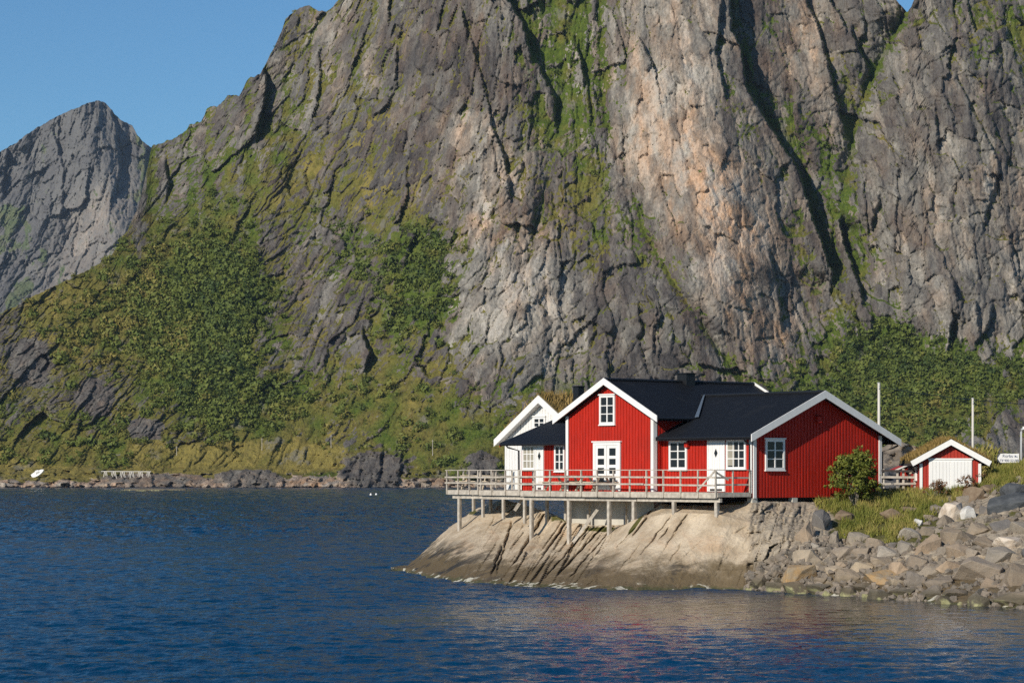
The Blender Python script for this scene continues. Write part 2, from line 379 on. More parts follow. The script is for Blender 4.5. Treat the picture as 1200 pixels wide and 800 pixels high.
# ------------------------------------------------------------------ the mountain: control values read off the slope
# photo px, py : plant cover, scrub, rock tone (dark..light), warmth of the rock, hue of the plants (0 ochre .. 1 green)
SLOPE = np.array([
(350,30,.25,0,.5,.1,.3),(300,110,.3,0,.4,.1,.4),(250,150,.35,0,.42,.1,.5),(200,190,.3,0,.5,.1,.5),(190,240,.25,0,.6,.1,.4),(240,210,.5,0,.4,.1,.6),
(340,100,.4,0,.45,.1,.3),(330,160,.55,0,.45,.2,.3),(400,30,.35,0,.6,.15,.3),(380,100,.33,0,.62,.15,.3),(400,170,.38,0,.35,.15,.1),(350,220,.5,.05,.4,.1,.1),
(290,230,.66,.1,.4,.1,.4),(420,110,.4,0,.55,.1,.2),(130,310,.8,.35,.45,.1,.1),(200,280,.85,.5,.4,.1,.15),(260,260,.88,.5,.4,.1,.3),(60,350,.7,.2,.4,.1,.1),
(20,420,.33,.1,.32,.05,.1),(30,470,.4,.1,.32,.05,.2),(10,520,.7,.5,.3,.05,.5),(100,400,.9,.5,.4,.1,.1),(180,350,.95,.75,.4,.1,.12),(250,330,1,.95,.4,.1,.7),
(290,370,1,1,.4,.1,.95),(270,430,1,.95,.4,.1,.85),(210,420,.88,.65,.4,.1,.3),(120,450,.42,.2,.36,.1,.2),(80,490,.4,.2,.32,.1,.2),(100,530,.9,.65,.4,.1,.7),
(190,500,.5,.3,.3,.1,.3),(250,500,.85,.75,.4,.1,.5),(310,470,.85,.6,.45,.1,.7),(160,535,.8,.6,.4,.1,.3),(40,547,.95,.1,.4,.1,0),(120,556,.6,.0,.6,.2,0),(80,552,.9,.02,.5,.2,0),(200,550,.55,.03,.6,.3,0),(330,545,.9,.05,.5,.2,0),(350,556,.4,.0,.6,.3,.1),
(300,530,.85,.15,.4,.1,0),(250,552,.4,.04,.5,.3,.1),(380,520,.9,.3,.5,.1,.25),(330,300,.3,.08,.42,.1,.1),(330,390,.24,.08,.42,.1,.15),(370,340,.30,.08,.38,.1,.05),
(310,420,.3,.12,.4,.1,.2),(400,390,.30,.1,.42,.1,.2),(360,450,.6,.35,.5,.1,.3),(430,470,.7,.3,.45,.1,.3),(470,500,.9,.3,.5,.1,.3),(540,510,.95,.3,.5,.1,.35),
(500,450,.5,.15,.4,.15,.2),(520,540,.9,.3,.5,.1,.4),(440,545,.05,0,.2,.05,.2),(465,550,.3,.1,.3,.1,.3),(400,550,.3,.05,.4,.2,.1),(490,548,.75,.2,.5,.2,.2),
(410,290,.5,.6,.4,.1,.85),(450,330,.5,.3,.4,.1,.3),(500,300,.75,.75,.4,.1,.85),(490,350,.72,.6,.4,.1,.75),(420,230,.5,0,.35,.1,.05),(450,180,.33,0,.25,.2,.1),
(460,250,.48,0,.3,.2,0),(500,120,.2,0,.27,.25,.2),(520,220,.3,0,.32,.25,.1),(480,60,.2,0,.32,.2,.2),(450,20,.35,0,.48,.15,.3),(550,40,.22,0,.36,.2,.2),
(560,160,.12,0,.85,.25,.2),(600,80,.1,0,.22,.25,.2),(610,140,.35,0,.25,.2,.1),(560,230,.2,0,.8,.2,.2),(600,250,.22,0,.72,.55,.2),(640,220,.3,0,.42,.35,.1),
(680,240,.6,.1,.3,.1,.15),(570,310,.3,.05,.75,.1,.2),(600,330,.12,0,.95,.08,.2),(570,370,.15,0,.85,.08,.2),(630,370,.1,0,.78,.2,.2),(560,430,.3,.05,.5,.1,.2),
(640,420,.25,0,.65,.08,.3),(600,460,.45,.1,.5,.1,.3),(700,330,.22,0,.36,.1,.2),(750,320,.3,0,.32,.1,.2),(730,280,.6,.1,.32,.1,.4),(720,400,.22,0,.45,.1,.2),
(790,380,.15,0,.3,.05,.3),(820,420,.12,0,.28,.05,.3),(660,470,.6,.1,.4,.1,.3),(760,440,.12,0,.27,.05,.3),(640,40,.75,0,.6,.1,.75),(660,90,.8,0,.6,.1,.8),
(655,140,.85,0,.6,.1,.9),(690,60,.5,0,.62,.1,.5),(690,120,.5,0,.6,.1,.5),(690,20,.62,0,.6,.1,.5),(625,20,.4,0,.5,.1,.5),(650,190,.5,0,.5,.1,.3),
(740,30,.1,0,.68,.25,.3),(720,100,.1,0,.78,.35,.3),(780,90,.04,0,.78,.3,.3),(830,40,.1,0,.62,.2,.3),(760,180,.02,0,.9,.45,.3),(820,180,.02,0,.85,.65,.3),
(870,170,.08,0,.62,.3,.3),(800,260,.02,0,.9,.55,.3),(850,250,.02,0,.85,.85,.3),(900,240,.04,0,.66,.4,.3),(840,330,.02,0,.9,.5,.3),(900,320,.06,0,.64,.45,.3),
(940,310,.25,0,.42,.3,.3),(880,390,.03,0,.85,.7,.3),(920,390,.1,0,.56,.25,.3),(960,370,.35,0,.42,.25,.3),(900,430,.22,0,.62,.25,.3),(960,420,.4,.2,.45,.2,.5),
(760,225,.2,0,.6,.2,.6),(778,290,.35,0,.4,.2,.6),(795,335,.5,.05,.35,.15,.7),(835,395,.6,.05,.35,.15,.7),(870,442,.6,.2,.4,.15,.7),(880,50,.45,0,.32,.1,.7),
(895,130,.6,0,.32,.1,.7),(920,150,.62,0,.35,.1,.7),(940,190,.5,0,.4,.1,.7),(960,230,.62,0,.4,.1,.7),(980,290,.8,.1,.42,.1,.65),(990,330,.5,.05,.45,.15,.5),
(925,60,.08,0,.58,.6,.3),(935,120,.06,0,.52,.5,.3),(975,60,.1,0,.52,.2,.3),(960,165,.25,0,.5,.2,.4),(1025,60,.55,0,.5,.1,.75),(1000,120,.5,0,.5,.1,.55),
(1010,30,.2,0,.5,.1,.4),(1080,60,.1,0,.52,.2,.3),(1060,110,.05,0,.52,.45,.3),(1120,120,.1,0,.46,.2,.3),(1040,180,.18,0,.52,.2,.3),(1090,200,.05,0,.52,.4,.3),
(1150,150,.18,0,.46,.15,.4),(1190,120,.25,0,.42,.15,.5),(1150,30,.5,0,.46,.1,.35),(1190,60,.5,0,.46,.1,.4),(1110,20,.25,0,.5,.15,.4),(1050,260,.08,0,.62,.2,.3),
(1100,270,.08,0,.56,.4,.3),(1160,250,.12,0,.5,.15,.3),(1190,240,.08,0,.56,.7,.3),(1050,330,.1,0,.58,.2,.3),(1100,350,.1,0,.58,.2,.3),(1140,330,.1,0,.5,.15,.4),
(1180,330,.06,0,.66,.15,.3),(1090,390,.08,0,.62,.15,.3),(1180,390,.06,0,.6,.15,.3),(1035,365,.35,.1,.52,.15,.5),(1010,420,.9,.7,.5,.1,.8),(960,450,.85,.6,.45,.1,.7),
(1060,410,1,.9,.4,.1,.9),(1100,440,1,.9,.4,.1,.95),(1170,450,.95,.8,.4,.1,.85),(1050,470,.95,.55,.4,.1,.25),(1000,480,.85,.5,.4,.1,.35),(1110,480,.85,.4,.4,.1,.2),
(1180,490,.28,.15,.42,.15,.2),(1150,520,.32,.2,.42,.15,.2),(1090,510,.75,.4,.4,.1,.2),(1000,540,.8,.4,.4,.1,.3),(1200,530,.32,.2,.42,.15,.2),(930,440,.5,.3,.5,.2,.6),
(-60,400,.5,.1,.35,.1,.1),(-60,540,.8,.3,.35,.1,.3),(1290,200,.1,0,.5,.3,.3),(1290,440,.8,.6,.5,.1,.7),(1290,20,.3,0,.5,.2,.3)])

def slope_fields(px, py, sig=30.0):
    gx = np.arange(-130, 1341, 10.0); gy = np.arange(-70, 591, 10.0)
    GX, GY = np.meshgrid(gx, gy, indexing='ij')
    d2 = (GX[...,None]-SLOPE[:,0])**2 + (GY[...,None]-SLOPE[:,1])**2
    w = np.exp(-d2/(2*sig*sig)) + 2e-3/(1+d2/400)
    vals = (w @ SLOPE[:,2:]) / w.sum(-1)[...,None]
    fx = np.clip((px+130)/10, 0, len(gx)-1.001); fy = np.clip((py+70)/10, 0, len(gy)-1.001)
    i = fx.astype(int); j = fy.astype(int); u = (fx-i)[...,None]; v = (fy-j)[...,None]
    r = (vals[i,j]*(1-u)+vals[i+1,j]*u)*(1-v) + (vals[i,j+1]*(1-u)+vals[i+1,j+1]*u)*v
    return [r[...,k] for k in range(5)]

SKYLINE = [(-130,400),(-60,385),(0,368),(30,352),(60,337),(100,318),(130,300),(148,272),(163,240),(172,200),(178,172),(188,169),(196,163),(214,158),(222,147),(236,141),(243,128),(256,125),(266,113),(280,109),(290,95),
           (305,87),(312,72),(320,58),(330,38),(335,22),(343,14),(352,9),(362,6),(372,13),(382,14),(390,8),(398,-2),(420,-35),(470,-50),(1000,-50),(1035,-22),(1046,-5),(1054,5),(1063,14),(1068,8),(1076,-12),(1090,-40),(1340,-55)]
# broken edges: the rock left of the line stands proud, right of it the slope lies back (gullies and clefts)
STEPS = [  # line of points, forward m on the left, back m on the right, reach px left, reach px right
 ([(850,-60),(854,0),(856,34),(869,61),(872,98),(888,128),(911,162),(935,199),(948,245),(962,285),(975,320)],10,21,70,34),
 ([(984,262),(989,287),(1002,321),(1010,350)],5,14,14,26),
 ([(935,-60),(945,0),(959,37),(967,67),(977,108),(987,150)],4,8,26,22),
 ([(965,-40),(972,0),(991,32)],4,9,20,16),
 ([(996,36),(1003,51),(1018,84)],4,8,20,24),
 ([(580,-60),(594,0),(611,27),(621,64)],7,13,34,26),
 ([(628,70),(636,88),(650,118),(651,150)],3,6,16,20),
 ([(550,40),(557,68),(569,108),(575,145),(592,189),(597,232)],3,4,16,12),
 ([(676,56),(682,75),(683,95)],3,8,12,14),
 ([(309,82),(312,104),(306,128),(299,160)],7,14,24,18),
 ([(193,192),(197,214),(194,232)],4,7,20,12),
 ([(455,-30),(456,8),(454,24)],3,8,12,12),
 ([(464,60),(463,95)],3,6,12,12),
 ([(1116,376),(1110,412)],4,7,16,12),([(1161,362),(1156,385),(1142,402)],3,5,16,12),
 ([(1172,196),(1158,240),(1153,262)],2,3,14,10),([(1120,90),(1145,140),(1170,190)],2,4,20,14),
 ([(424,392),(432,412),(428,432)],4,8,20,12),
 ([(540,10),(546,40)],3,6,12,12),([(1095,130),(1098,170)],2,4,10,10),([(1030,230),(1020,265)],2,4,14,10),
 ([(900,300),(912,340),(915,380)],3,6,22,16),([(845,0),(838,60),(850,110)],3,5,20,16),
 ([(448,525),(443,560)],2,5,16,10),([(470,528),(466,562)],2,4,12,8),
]
# valleys between neighbouring walls: px line, depth, width
VALES = [([(1063,10),(1050,34),(1016,98),(1000,150),(990,220)],16,22),
         ([(696,-40),(704,10),(711,142),(737,209),(754,267),(790,330),(830,390),(872,450)],9,15),
         ([(640,-40),(655,40),(660,100),(648,150)],7,24),
         ([(1020,380),(1040,420)],6,20),([(400,300),(430,270),(470,220)],5,26),([(500,280),(480,360),(420,440)],5,24)]

def relief(px, py, amp=1.0, seed=0):
    # strata lean: '/' on the left, '\' on the big slabs
    k = np.interp(px, [-130, 150, 420, 640, 820, 1340], [.75, .7, .5, .05, -.22, -.12])
    wx = 10*fbm(px/55, py/80, 3, 40+seed) + 3.5*fbm(px/11, py/16, 3, 43+seed); wy = 14*fbm(px/60, py/60, 3, 50+seed) + 5*fbm(px/13, py/13, 3, 53+seed)
    u = px + k*(py-300) + wx; v = py + wy - .25*k*px
    f1, e1, _ = facets(u/44, v/80, 1+seed, 1.25)
    f2, e2, c2 = facets(u/17+3.3, v/34, 2+seed, 1.35)
    f3, e3, c3 = facets(u/6.5+1.7, v/13, 3+seed, 1.45)
    d = 3.8*f1 + 1.7*f2 + .6*f3
    d = d + 1.8*np.exp(-(perlin(u/52, v/260, 31+seed)/.03)**2) + .8*np.exp(-(perlin(u/23+9, v/150, 33+seed)/.05)**2) + 1.3*np.exp(-(perlin((u+.9*v)/40, (v-.5*u)/90, 35+seed)/.03)**2)
    d = d + .8*np.exp(-(e2/.07)**2)*sstep(.5,.7,c2) + .55*np.exp(-(e3/.13)**2)*sstep(.4,.6,c3)
    d = d + 6*fbm(u/120, v/170, 3, 5+seed) + 1.5*(1-2*np.abs(perlin(u/24, v/80, 7+seed))) + 1.15*fbm(u/8, v/20, 5, 9+seed, .66) + .7*fbm(u/2.8, v/4.5, 3, 19+seed)
    return d*amp, c2, c3

nx, ny = 1130, 470
pxs = np.linspace(-110, 1320, nx)
sky_y = lin(SKYLINE, pxs)
rough_sky = (3.2+4.5*sstep(165,190,pxs)*sstep(330,290,pxs))*fbm(pxs/16, pxs*0, 4, 60) + 1.6*fbm(pxs/4, pxs*0+3, 3, 61)
sky_y = sky_y + rough_sky
tt = np.linspace(0, 1, ny)
PX = np.repeat(pxs[:,None], ny, 1)
PY = 574 + (sky_y[:,None]-574)*tt[None,:]
G, S, TONE, WARM, HUE = slope_fields(PX + 14*fbm(PX/40, PY/40, 3, 70), PY + 14*fbm(PX/40, PY/40, 3, 75))
# distance of the bare slope from the camera
DL = lin([(574,833),(566,840),(556,862),(548,876),(500,908),(400,970),(300,1025),(200,1085),(100,1140),(0,1185),(-60,1210)][::-1], PY)
DC = lin([(574,833),(566,838),(550,848),(500,880),(450,905),(400,925),(300,960),(200,990),(100,1020),(0,1048),(-60,1068)][::-1], PY)
DR = lin([(574,836),(550,850),(500,890),(450,925),(400,955),(300,985),(200,1005),(100,1030),(0,1055),(-60,1070)][::-1], PY)
wl = sstep(620, 330, PX); wr = sstep(840, 960, PX)
D = DC*(1-wl)*(1-wr) + DL*wl + DR*wr
D = D + 60*sstep(330, 170, PX)*sstep(330, 150, PY)
D = D - 26*np.exp(-((PX-810)/95)**2)*sstep(470, 330, PY)        # the big pale slab bulges out
D = D - 14*np.exp(-((PX-560)/110)**2)*sstep(520, 330, PY)
D = D - 16*np.exp(-((PX-1110)/80)**2)*sstep(450, 330, PY)
R, C2, C3 = relief(PX, PY)
calm = 1 - .6*sstep(.55, .95, G)                                  # planted slopes are smoother
shore = sstep(560, 540, PY)
D0 = D.copy()
slabby = 1 - .45*np.exp(-((PX-850)/110)**2)*sstep(430,330,PY)
D = D + R*calm*(.25+.75*shore)*slabby
jag = 3.0*fbm(PX/14, PY/14, 3, 81) + 1.5*fbm(PX/4, PY/4, 2, 84)
for line, fw, bk, rl, rr in STEPS:
    L = np.array(line, float)
    lx = np.interp(PY, L[:,1], L[:,0]); ends = sstep(L[0,1]-14, L[0,1]+10, PY)*sstep(L[-1,1]+14, L[-1,1]-10, PY)
    dx = PX-lx+jag
    D = D + ends*np.where(dx < 0, -fw*np.exp(dx/rl), bk*np.exp(-dx/rr)*np.clip(dx/2.0, 0, 1) - fw*np.clip(1-dx/2.0, 0, 1))
for line, dp, wd in VALES:
    L = np.array(line, float); o_ = np.argsort(L[:,1]); L = L[o_]
    lx = np.interp(PY, L[:,1], L[:,0]); ends = sstep(L[0,1]-20, L[0,1]+20, PY)*sstep(L[-1,1]+20, L[-1,1]-20, PY)
    D = D + ends*dp*np.exp(-np.abs(PX-lx+jag)/wd)
# low cliffs and ledges along the far shore
shoreband = sstep(545, 556, PY)
D = D + shoreband*(5*fbm(PX/12, PY/5, 4, 90) + 4*facets(PX/9, PY/5, 91, 1.2)[0])
def outcrop(x0, x1, y0, y1):
    """a rounded, ragged patch"""
    q = 1 - ((PX-(x0+x1)/2)/((x1-x0)/2))**2 - np.clip(((y0+y1)/2-PY)/((y1-y0)/2), -.6, 9)**2
    return sstep(-.1, .45, q + .75*fbm(PX/17, PY/11, 5, 133, .62))*sstep(y1+3, y1-1, PY)
for x0, x1, y0, y1, fwd in ((392,484,526,571,5),(246,336,548,571,2.5),(540,588,526,560,3)):
    k = outcrop(x0, x1, y0, y1)
    D = D - fwd*k + k*1.8*facets((PX+.3*PY)/7, PY/24, 136, 1.3)[0]
conc = D - box_blur(D, 9)
ledge = np.gradient(D, axis=1)/np.maximum(1e-6, -np.gradient(PY, axis=1))
ledge = np.clip((ledge-box_blur(ledge, 6))*1.2, -1, 1)
k_ = np.interp(PX, [-130, 420, 640, 820, 1340], [.7, .5, .05, -.22, -.12])
un = PX + k_*(PY-300)
nveg = 1.1*fbm(un/34, PY/60, 6, 95, .72) + .8*fbm(un/5, PY/8, 4, 99, .65)
veg = sstep(-.12, .12, G-.46 + .42*nveg + .30*ledge + .075*np.clip(conc, -5, 5))
veg = veg*sstep(566, 558, PY + 9*fbm(PX/22, PX*0, 4, 122) + 4*fbm(PX/8, PY/4, 3, 103))*np.where(PX < 1340, 1, 1)
# dark and pale cliffs of the far foreland, ochre grass above them
def patch_(x0, x1, y0, y1, s=5):
    jx, jy = PX+7*fbm(PX/13, PY/9, 4, 125), PY+5*fbm(PX/9, PY/9, 4, 127)
    return sstep(x0-s, x0+s, jx)*sstep(x1+s, x1-s, jx)*sstep(y0-s*.6, y0+s*.6, jy)*sstep(y1+s*.6, y1-s*.6, jy)
cliffs = [(396,478,534,568,.34,.0),(252,330,549,568,.50,.2),(130,246,554,568,.58,.45),(335,396,558,569,.80,.7),(476,530,560,569,.72,.6),(88,134,444,484,.36,.1),(10,60,395,450,.40,.05),(150,190,488,512,.4,.1),(545,582,528,556,.30,.0)]
veg0 = veg.copy()
rockm = 0
for x0, x1, y0, y1, tn, wm in cliffs:
    k = outcrop(x0-3, x1+3, y0-1, y1+2); rockm = np.maximum(rockm, k); veg = veg*(1-k)
ochre = patch_(150, 400, 520, 552, 8)*.8 + patch_(-100, 112, 546, 562, 6) + patch_(180, 260, 536, 556, 6)*.6
veg = np.clip(veg + .9*np.clip(ochre, 0, 1)*(1-rockm), 0, 1)
scrub_d = sstep(.34, .80, S + 1.15*fbm(PX/15, PY/11, 5, 107, .65))*veg*sstep(553, 545, PY + 4*fbm(PX/20, PX*0, 3, 108) - 60*sstep(900, 960, PX))
scrub_d = scrub_d*(1-np.clip(rockm+.8*ochre, 0, 1))
hue = np.clip(HUE + .12 - 1.0*np.clip(ochre, 0, 1) + .55*fbm(PX/26, PY/26, 4, 111), 0, 1)
tone = np.clip(TONE + .34*fbm(un/26, PY/60, 6, 115, .65) + .30*(C2-.5) + .24*(C3-.5), 0, 1)
warm = np.clip((1.15-.55*sstep(960,1010,PX))*WARM + .55*fbm(un/26, PY/60, 4, 119) - .03, 0, 1)
lowtop = 557 + 7*fbm(pxs/22, pxs*0, 4, 122)[:,None] - 6*np.exp(-((PX-375)/50)**2)
for x0, x1, y0, y1, tn, wm in cliffs:
    k = outcrop(x0-3, x1+3, y0-1, y1+2); tone = tone*(1-k) + k*np.clip(tn+.25*fbm(un/7, PY/20, 4, 129), 0, 1); warm = warm*(1-k)+k*np.clip(wm+.4*fbm(un/12, PY/12, 3, 131), 0, 1)
low = sstep(lowtop, lowtop+4, PY)*(1-rockm)
tone = tone*(1-low) + low*np.clip(.80+.3*fbm(PX/14, PY/8, 3, 121), 0, 1); warm = np.maximum(warm, low*.55)
tone = np.where(PY > 570.3, .1, tone)

def relief_mesh(name, PX, PY, D, attrs, mat, back):
    X = (PX-600)/F*D; Z = CAM_Z-(PY-HOR)*D/F
    co = np.stack([X, D, Z], -1)
    tail = []
    for dd, dz in back:                         # the far side falls away behind the crest
        t_ = co[:,-1].copy(); t_[:,1] += dd; t_[:,2] -= dz; t_[:,0] *= (t_[:,1]/co[:,-1,1]); t_[:,2] = np.maximum(t_[:,2], -1.5); tail.append(t_[:,None])
    co = np.concatenate([co]+tail, 1)
    n0, n1 = co.shape[:2]
    idx = np.arange(n0*n1).reshape(n0, n1)
    q = np.stack([idx[:-1,:-1], idx[1:,:-1], idx[1:,1:], idx[:-1,1:]], -1).reshape(-1, 4)
    at = {k: np.concatenate([a]+[a[:,-1:]]*len(back), 1).ravel() for k, a in attrs.items()}
    return fast_mesh(name, co.reshape(-1, 3), quad=q, mat=mat, smooth=True, attrs=at)

def mountain_mat():
    m = NT('mountain_rock_and_turf')
    pos = m.n('NewGeometry').outputs['Position']
    def sc_(s):
        mp = m.n('Mapping'); m.t.links.new(pos, mp.inputs[0]); mp.inputs['Scale'].default_value = s; return mp.outputs[0]
    st = m.noise(sc_((.30,.12,.085)), 1.0, 7, .68, .8)      # streaks down the fall line
    blot = m.noise(sc_((.06,.04,.05)), 1.0, 5, .6)
    fine = m.noise(sc_((1.1,.6,.7)), 1.0, 4, .7)
    tone, warm, veg, hue, far = m.attr('tone'), m.attr('warm'), m.attr('veg'), m.attr('hue'), m.attr('far')
    t = m.math('ADD', tone, m.math('MULTIPLY', m.math('SUBTRACT', st, .5), .75), clamp=True)
    t = m.math('ADD', t, m.math('MULTIPLY', m.math('SUBTRACT', fine, .5), .75), clamp=True)
    ra = m.n('ValToRGB'); e = ra.color_ramp.elements
    e[0].position, e[0].color = 0, (.045,.041,.040,1); e[1].position, e[1].color = 1, (.46,.42,.36,1)
    for p, q in ((.28,(.105,.094,.086)),(.5,(.160,.148,.130)),(.75,(.275,.252,.215))):
        k = e.new(p); k.color = (*q,1)
    m.set(ra.inputs[0], t)
    wf = m.math('MULTIPLY', warm, m.ramp(m.noise(sc_((.16,.08,.07)), 1.0, 5, .65), .31, .62), clamp=True)
    rock = m.mix(wf, ra.outputs[0], m.mix(1.0, ra.outputs[0], (1.55,.98,.62), 'MULTIPLY'))
    h = m.math('ADD', hue, m.math('MULTIPLY', m.math('SUBTRACT', blot, .5), 1.1), clamp=True)
    g1 = m.mix(m.ramp(fine, .3, .7), (.118,.104,.026), (.205,.182,.044))
    g2 = m.mix(m.ramp(fine, .3, .7), (.050,.085,.012), (.12,.155,.024))
    heath = m.mix(m.ramp(st, .52, .68, 0, .7), g1, (.12,.080,.034))
    plant = m.mix(m.ramp(h, .2, .75), heath, g2)
    plant = m.mix(m.ramp(h, .14, .02, 0, .6), plant, (.30,.235,.065))
    plant = m.mix(m.ramp(m.noise(sc_((.25,.18,.2)), 1.0, 4, .65), .5, .72, 0, .65), plant, (.050,.052,.016))
    plant = m.mix(m.ramp(m.noise(sc_((.09,.05,.06)), 1.0, 6, .7), .56, .66, 0, .75), plant, (.20,.185,.15))
    vf = m.ramp(m.math('ADD', veg, m.math('MULTIPLY', m.math('SUBTRACT', m.noise(sc_((.7,.4,.5)), 1.0, 4, .7), .5), 1.3)), .38, .62)
    c = m.mix(vf, rock, plant)
    c = m.mix(m.math('MULTIPLY', far, .3), c, (.17,.18,.19))  # distance haze put into the far peak's colour as a blue-grey blend
    m.bump(m.math('ADD', m.math('MULTIPLY', st, .8), m.math('ADD', m.math('MULTIPLY', fine, .5), m.math('MULTIPLY', blot, .4))), 1.8, .9)
    m.b.inputs['Specular IOR Level'].default_value = .1
    return m.out(c, .9)
M['mountain'] = mountain_mat()
mountain = relief_mesh('mountain', PX, PY, D, dict(veg=veg, tone=tone, warm=warm, hue=hue, far=PX*0), M['mountain'], [(25,12),(90,70),(240,330)])
tag(mountain, kind='structure')

# the far peak behind the left shoulder
fx = np.linspace(-130, 235, 330)
FSKY = [(-130,196),(-60,188),(-20,180),(0,178),(12,171),(20,166),(40,152),(60,140),(85,128),(105,120),(116,118),(124,121),(129,127),(140,140),(155,147),(161,158),(170,168),(180,176),(200,186),(235,210)]
fy = lin(FSKY, fx) + 2.2*fbm(fx/12, fx*0, 4, 130) + 1.2*fbm(fx/3.5, fx*0+2, 2, 131)
tf = np.linspace(0, 1, 240)
FX = np.repeat(fx[:,None], len(tf), 1); FY = 410 + (fy[:,None]-410)*tf[None]
FD = lin([(410,1330),(330,1420),(260,1470),(180,1520),(110,1560)][::-1], FY)
fr, fc2, fc3 = relief(FX*1.6+400, FY*1.5, 1.7, 6)
FD = FD*2.1 + 1.9*fr - 60*np.exp(-((FX-95-(FY-120)*.25)/34)**2) + 16*np.exp(-((FX-182)/16)**2)
for line, fw, bk, rl, rr in ([(129,124),(136,160),(140,200),(128,240)],5,9,30,22),([(8,175),(4,200),(2,225)],5,12,20,16),([(60,150),(75,200),(70,260)],3,5,26,18):
    L = np.array(line, float); lx = np.interp(FY, L[:,1], L[:,0]); ends = sstep(L[0,1]-10, L[0,1]+8, FY)*sstep(L[-1,1]+16, L[-1,1]-10, FY)
    dx = FX-lx+4*fbm(FX/10, FY/10, 3, 140)
    FD = FD + ends*np.where(dx < 0, -2*fw*np.exp(dx/rl), 2*bk*np.exp(-dx/rr)*np.clip(dx/2, 0, 1)-2*fw*np.clip(1-dx/2, 0, 1))
fn = fbm(FX/20, FY/30, 5, 145, .62)
pale = np.exp(-(((FX-118-(FY-250)*-.55)/40)**2))*sstep(170, 250, FY)
fveg = sstep(-.1, .16, -.22 + .75*fn + .25*np.exp(-((FX-20)/35)**2)*sstep(225, 250, FY) + .2*np.exp(-((FX-168)/16)**2))
ftone = np.clip(.36 + .32*pale + .2*fn + .2*(fc2-.5), 0, 1)
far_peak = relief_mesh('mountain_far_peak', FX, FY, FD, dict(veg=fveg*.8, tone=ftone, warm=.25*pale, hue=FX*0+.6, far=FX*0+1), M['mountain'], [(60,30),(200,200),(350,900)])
tag(far_peak, kind='structure')

# scrub and dwarf birch on the slopes: one mass of leaf clumps
def leaf_cloud(centres, radii, n, size, flat=.75, seed=1, base=None):
    """for every centre n leaf-sized triangles spread through an uneven crown"""
    r = np.random.default_rng(seed); m = len(centres)
    dirs = r.normal(size=(m, n, 3)); dirs /= np.linalg.norm(dirs, axis=2, keepdims=True)
    rad = r.random((m, n, 1))**.4
    lump = 1 + .35*np.sin(dirs[...,:1]*4+r.random((m,1,1))*6)*np.cos(dirs[...,1:2]*4+r.random((m,1,1))*6)
    p = dirs*rad*lump; p[...,2] *= flat; p[...,2] = np.abs(p[...,2]+.35)-.25
    p = centres[:,None] + p*radii[:,None,None]
    s = size*radii[:,None,None]*(.6+.8*r.random((m, n, 1)))
    a = r.normal(size=(m, n, 3)); a /= np.linalg.norm(a, axis=2, keepdims=True)
    b = np.cross(a, dirs); b /= np.maximum(1e-6, np.linalg.norm(b, axis=2, keepdims=True))
    tri = np.stack([p-a*s-b*s*.5, p+a*s-b*s*.5, p+b*s], 2).reshape(-1, 3)
    tint = np.repeat((.5*r.random((m, n))).ravel(), 3)
    return tri, tint
scr = np.random.default_rng(3)
want = scrub_d.ravel()*np.gradient(PY, axis=1).__abs__().ravel()
want[PY.ravel() > 562] = 0
n_sh = 15000
pick = scr.choice(want.size, n_sh, p=want/want.sum())
bx, by, bd = PX.ravel()[pick] + scr.normal(size=n_sh)*.8, PY.ravel()[pick] + scr.normal(size=n_sh)*.5, D.ravel()[pick]
cen = np.stack([(bx-600)/F*bd, bd-.4, CAM_Z-(by-HOR)*bd/F+.3], -1)
dens = scrub_d.ravel()[pick]
rad = (.55+1.9*scr.random(n_sh)**3)*(.7+.7*dens)
tri, tint = leaf_cloud(cen, rad, 46, .24, .85, 4)
hu = np.repeat(hue.ravel()[pick], 46*3)
own = np.repeat(scr.random(n_sh), 46*3)
lowf = np.repeat(fbm(bx/28, by/22, 4, 150), 46*3)
tint = np.clip(.22*tint + .46*own + .50*(1-hu) + .42*lowf - .06, 0, 1)
scrub = fast_mesh('hillside_scrub', tri, tri=np.arange(len(tri)).reshape(-1, 3), mat=M['scrub'], attrs=dict(tint=tint))
tag(scrub, 'green and ochre birch scrub growing across the lower mountain slopes', 'scrub', kind='stuff')

# ------------------------------------------------------------------ water
def water_mat():
    m = NT('fjord_water')
    pos = m.n('NewGeometry').outputs['Position']
    def sc_(s, r=0):
        mp = m.n('Mapping'); m.t.links.new(pos, mp.inputs[0]); mp.inputs['Scale'].default_value = s; mp.inputs['Rotation'].default_value = (0,0,r); return mp.outputs[0]
    w2 = m.noise(sc_((2.2,1.3,1), -.2), 1.0, 4, .6, .4)
    gust = m.noise(sc_((.03,.012,1)), 1.0, 3, .55)
    sp = m.n('SeparateXYZ'); m.t.links.new(pos, sp.inputs[0])
    w1 = m.noise(sc_((.8,.35,1), .2), 1.0, 3, .6, .4)
    off = m.ramp(sp.outputs[1], 130.0, 330.0)
    hh = m.math('ADD', w2, m.math('MULTIPLY', m.math('MULTIPLY_ADD', w1, 14.0, w2), off))
    hh = m.math('MULTIPLY', hh, m.math('MULTIPLY_ADD', m.attr('lee'), -.65, 1.0))
    m.bump(hh, .13, 1.0)
    m.b.inputs['Specular IOR Level'].default_value = .5
    m.set(m.b.inputs['IOR'], m.math('MULTIPLY_ADD', m.attr('lee'), .24, 1.08))
    c = m.mix(gust, (.0,.030,.078), (.0,.041,.105))
    c = m.mix(m.attr('lee'), c, (.006,.018,.030))
    return m.out(c, .07)
M['water'] = water_mat()
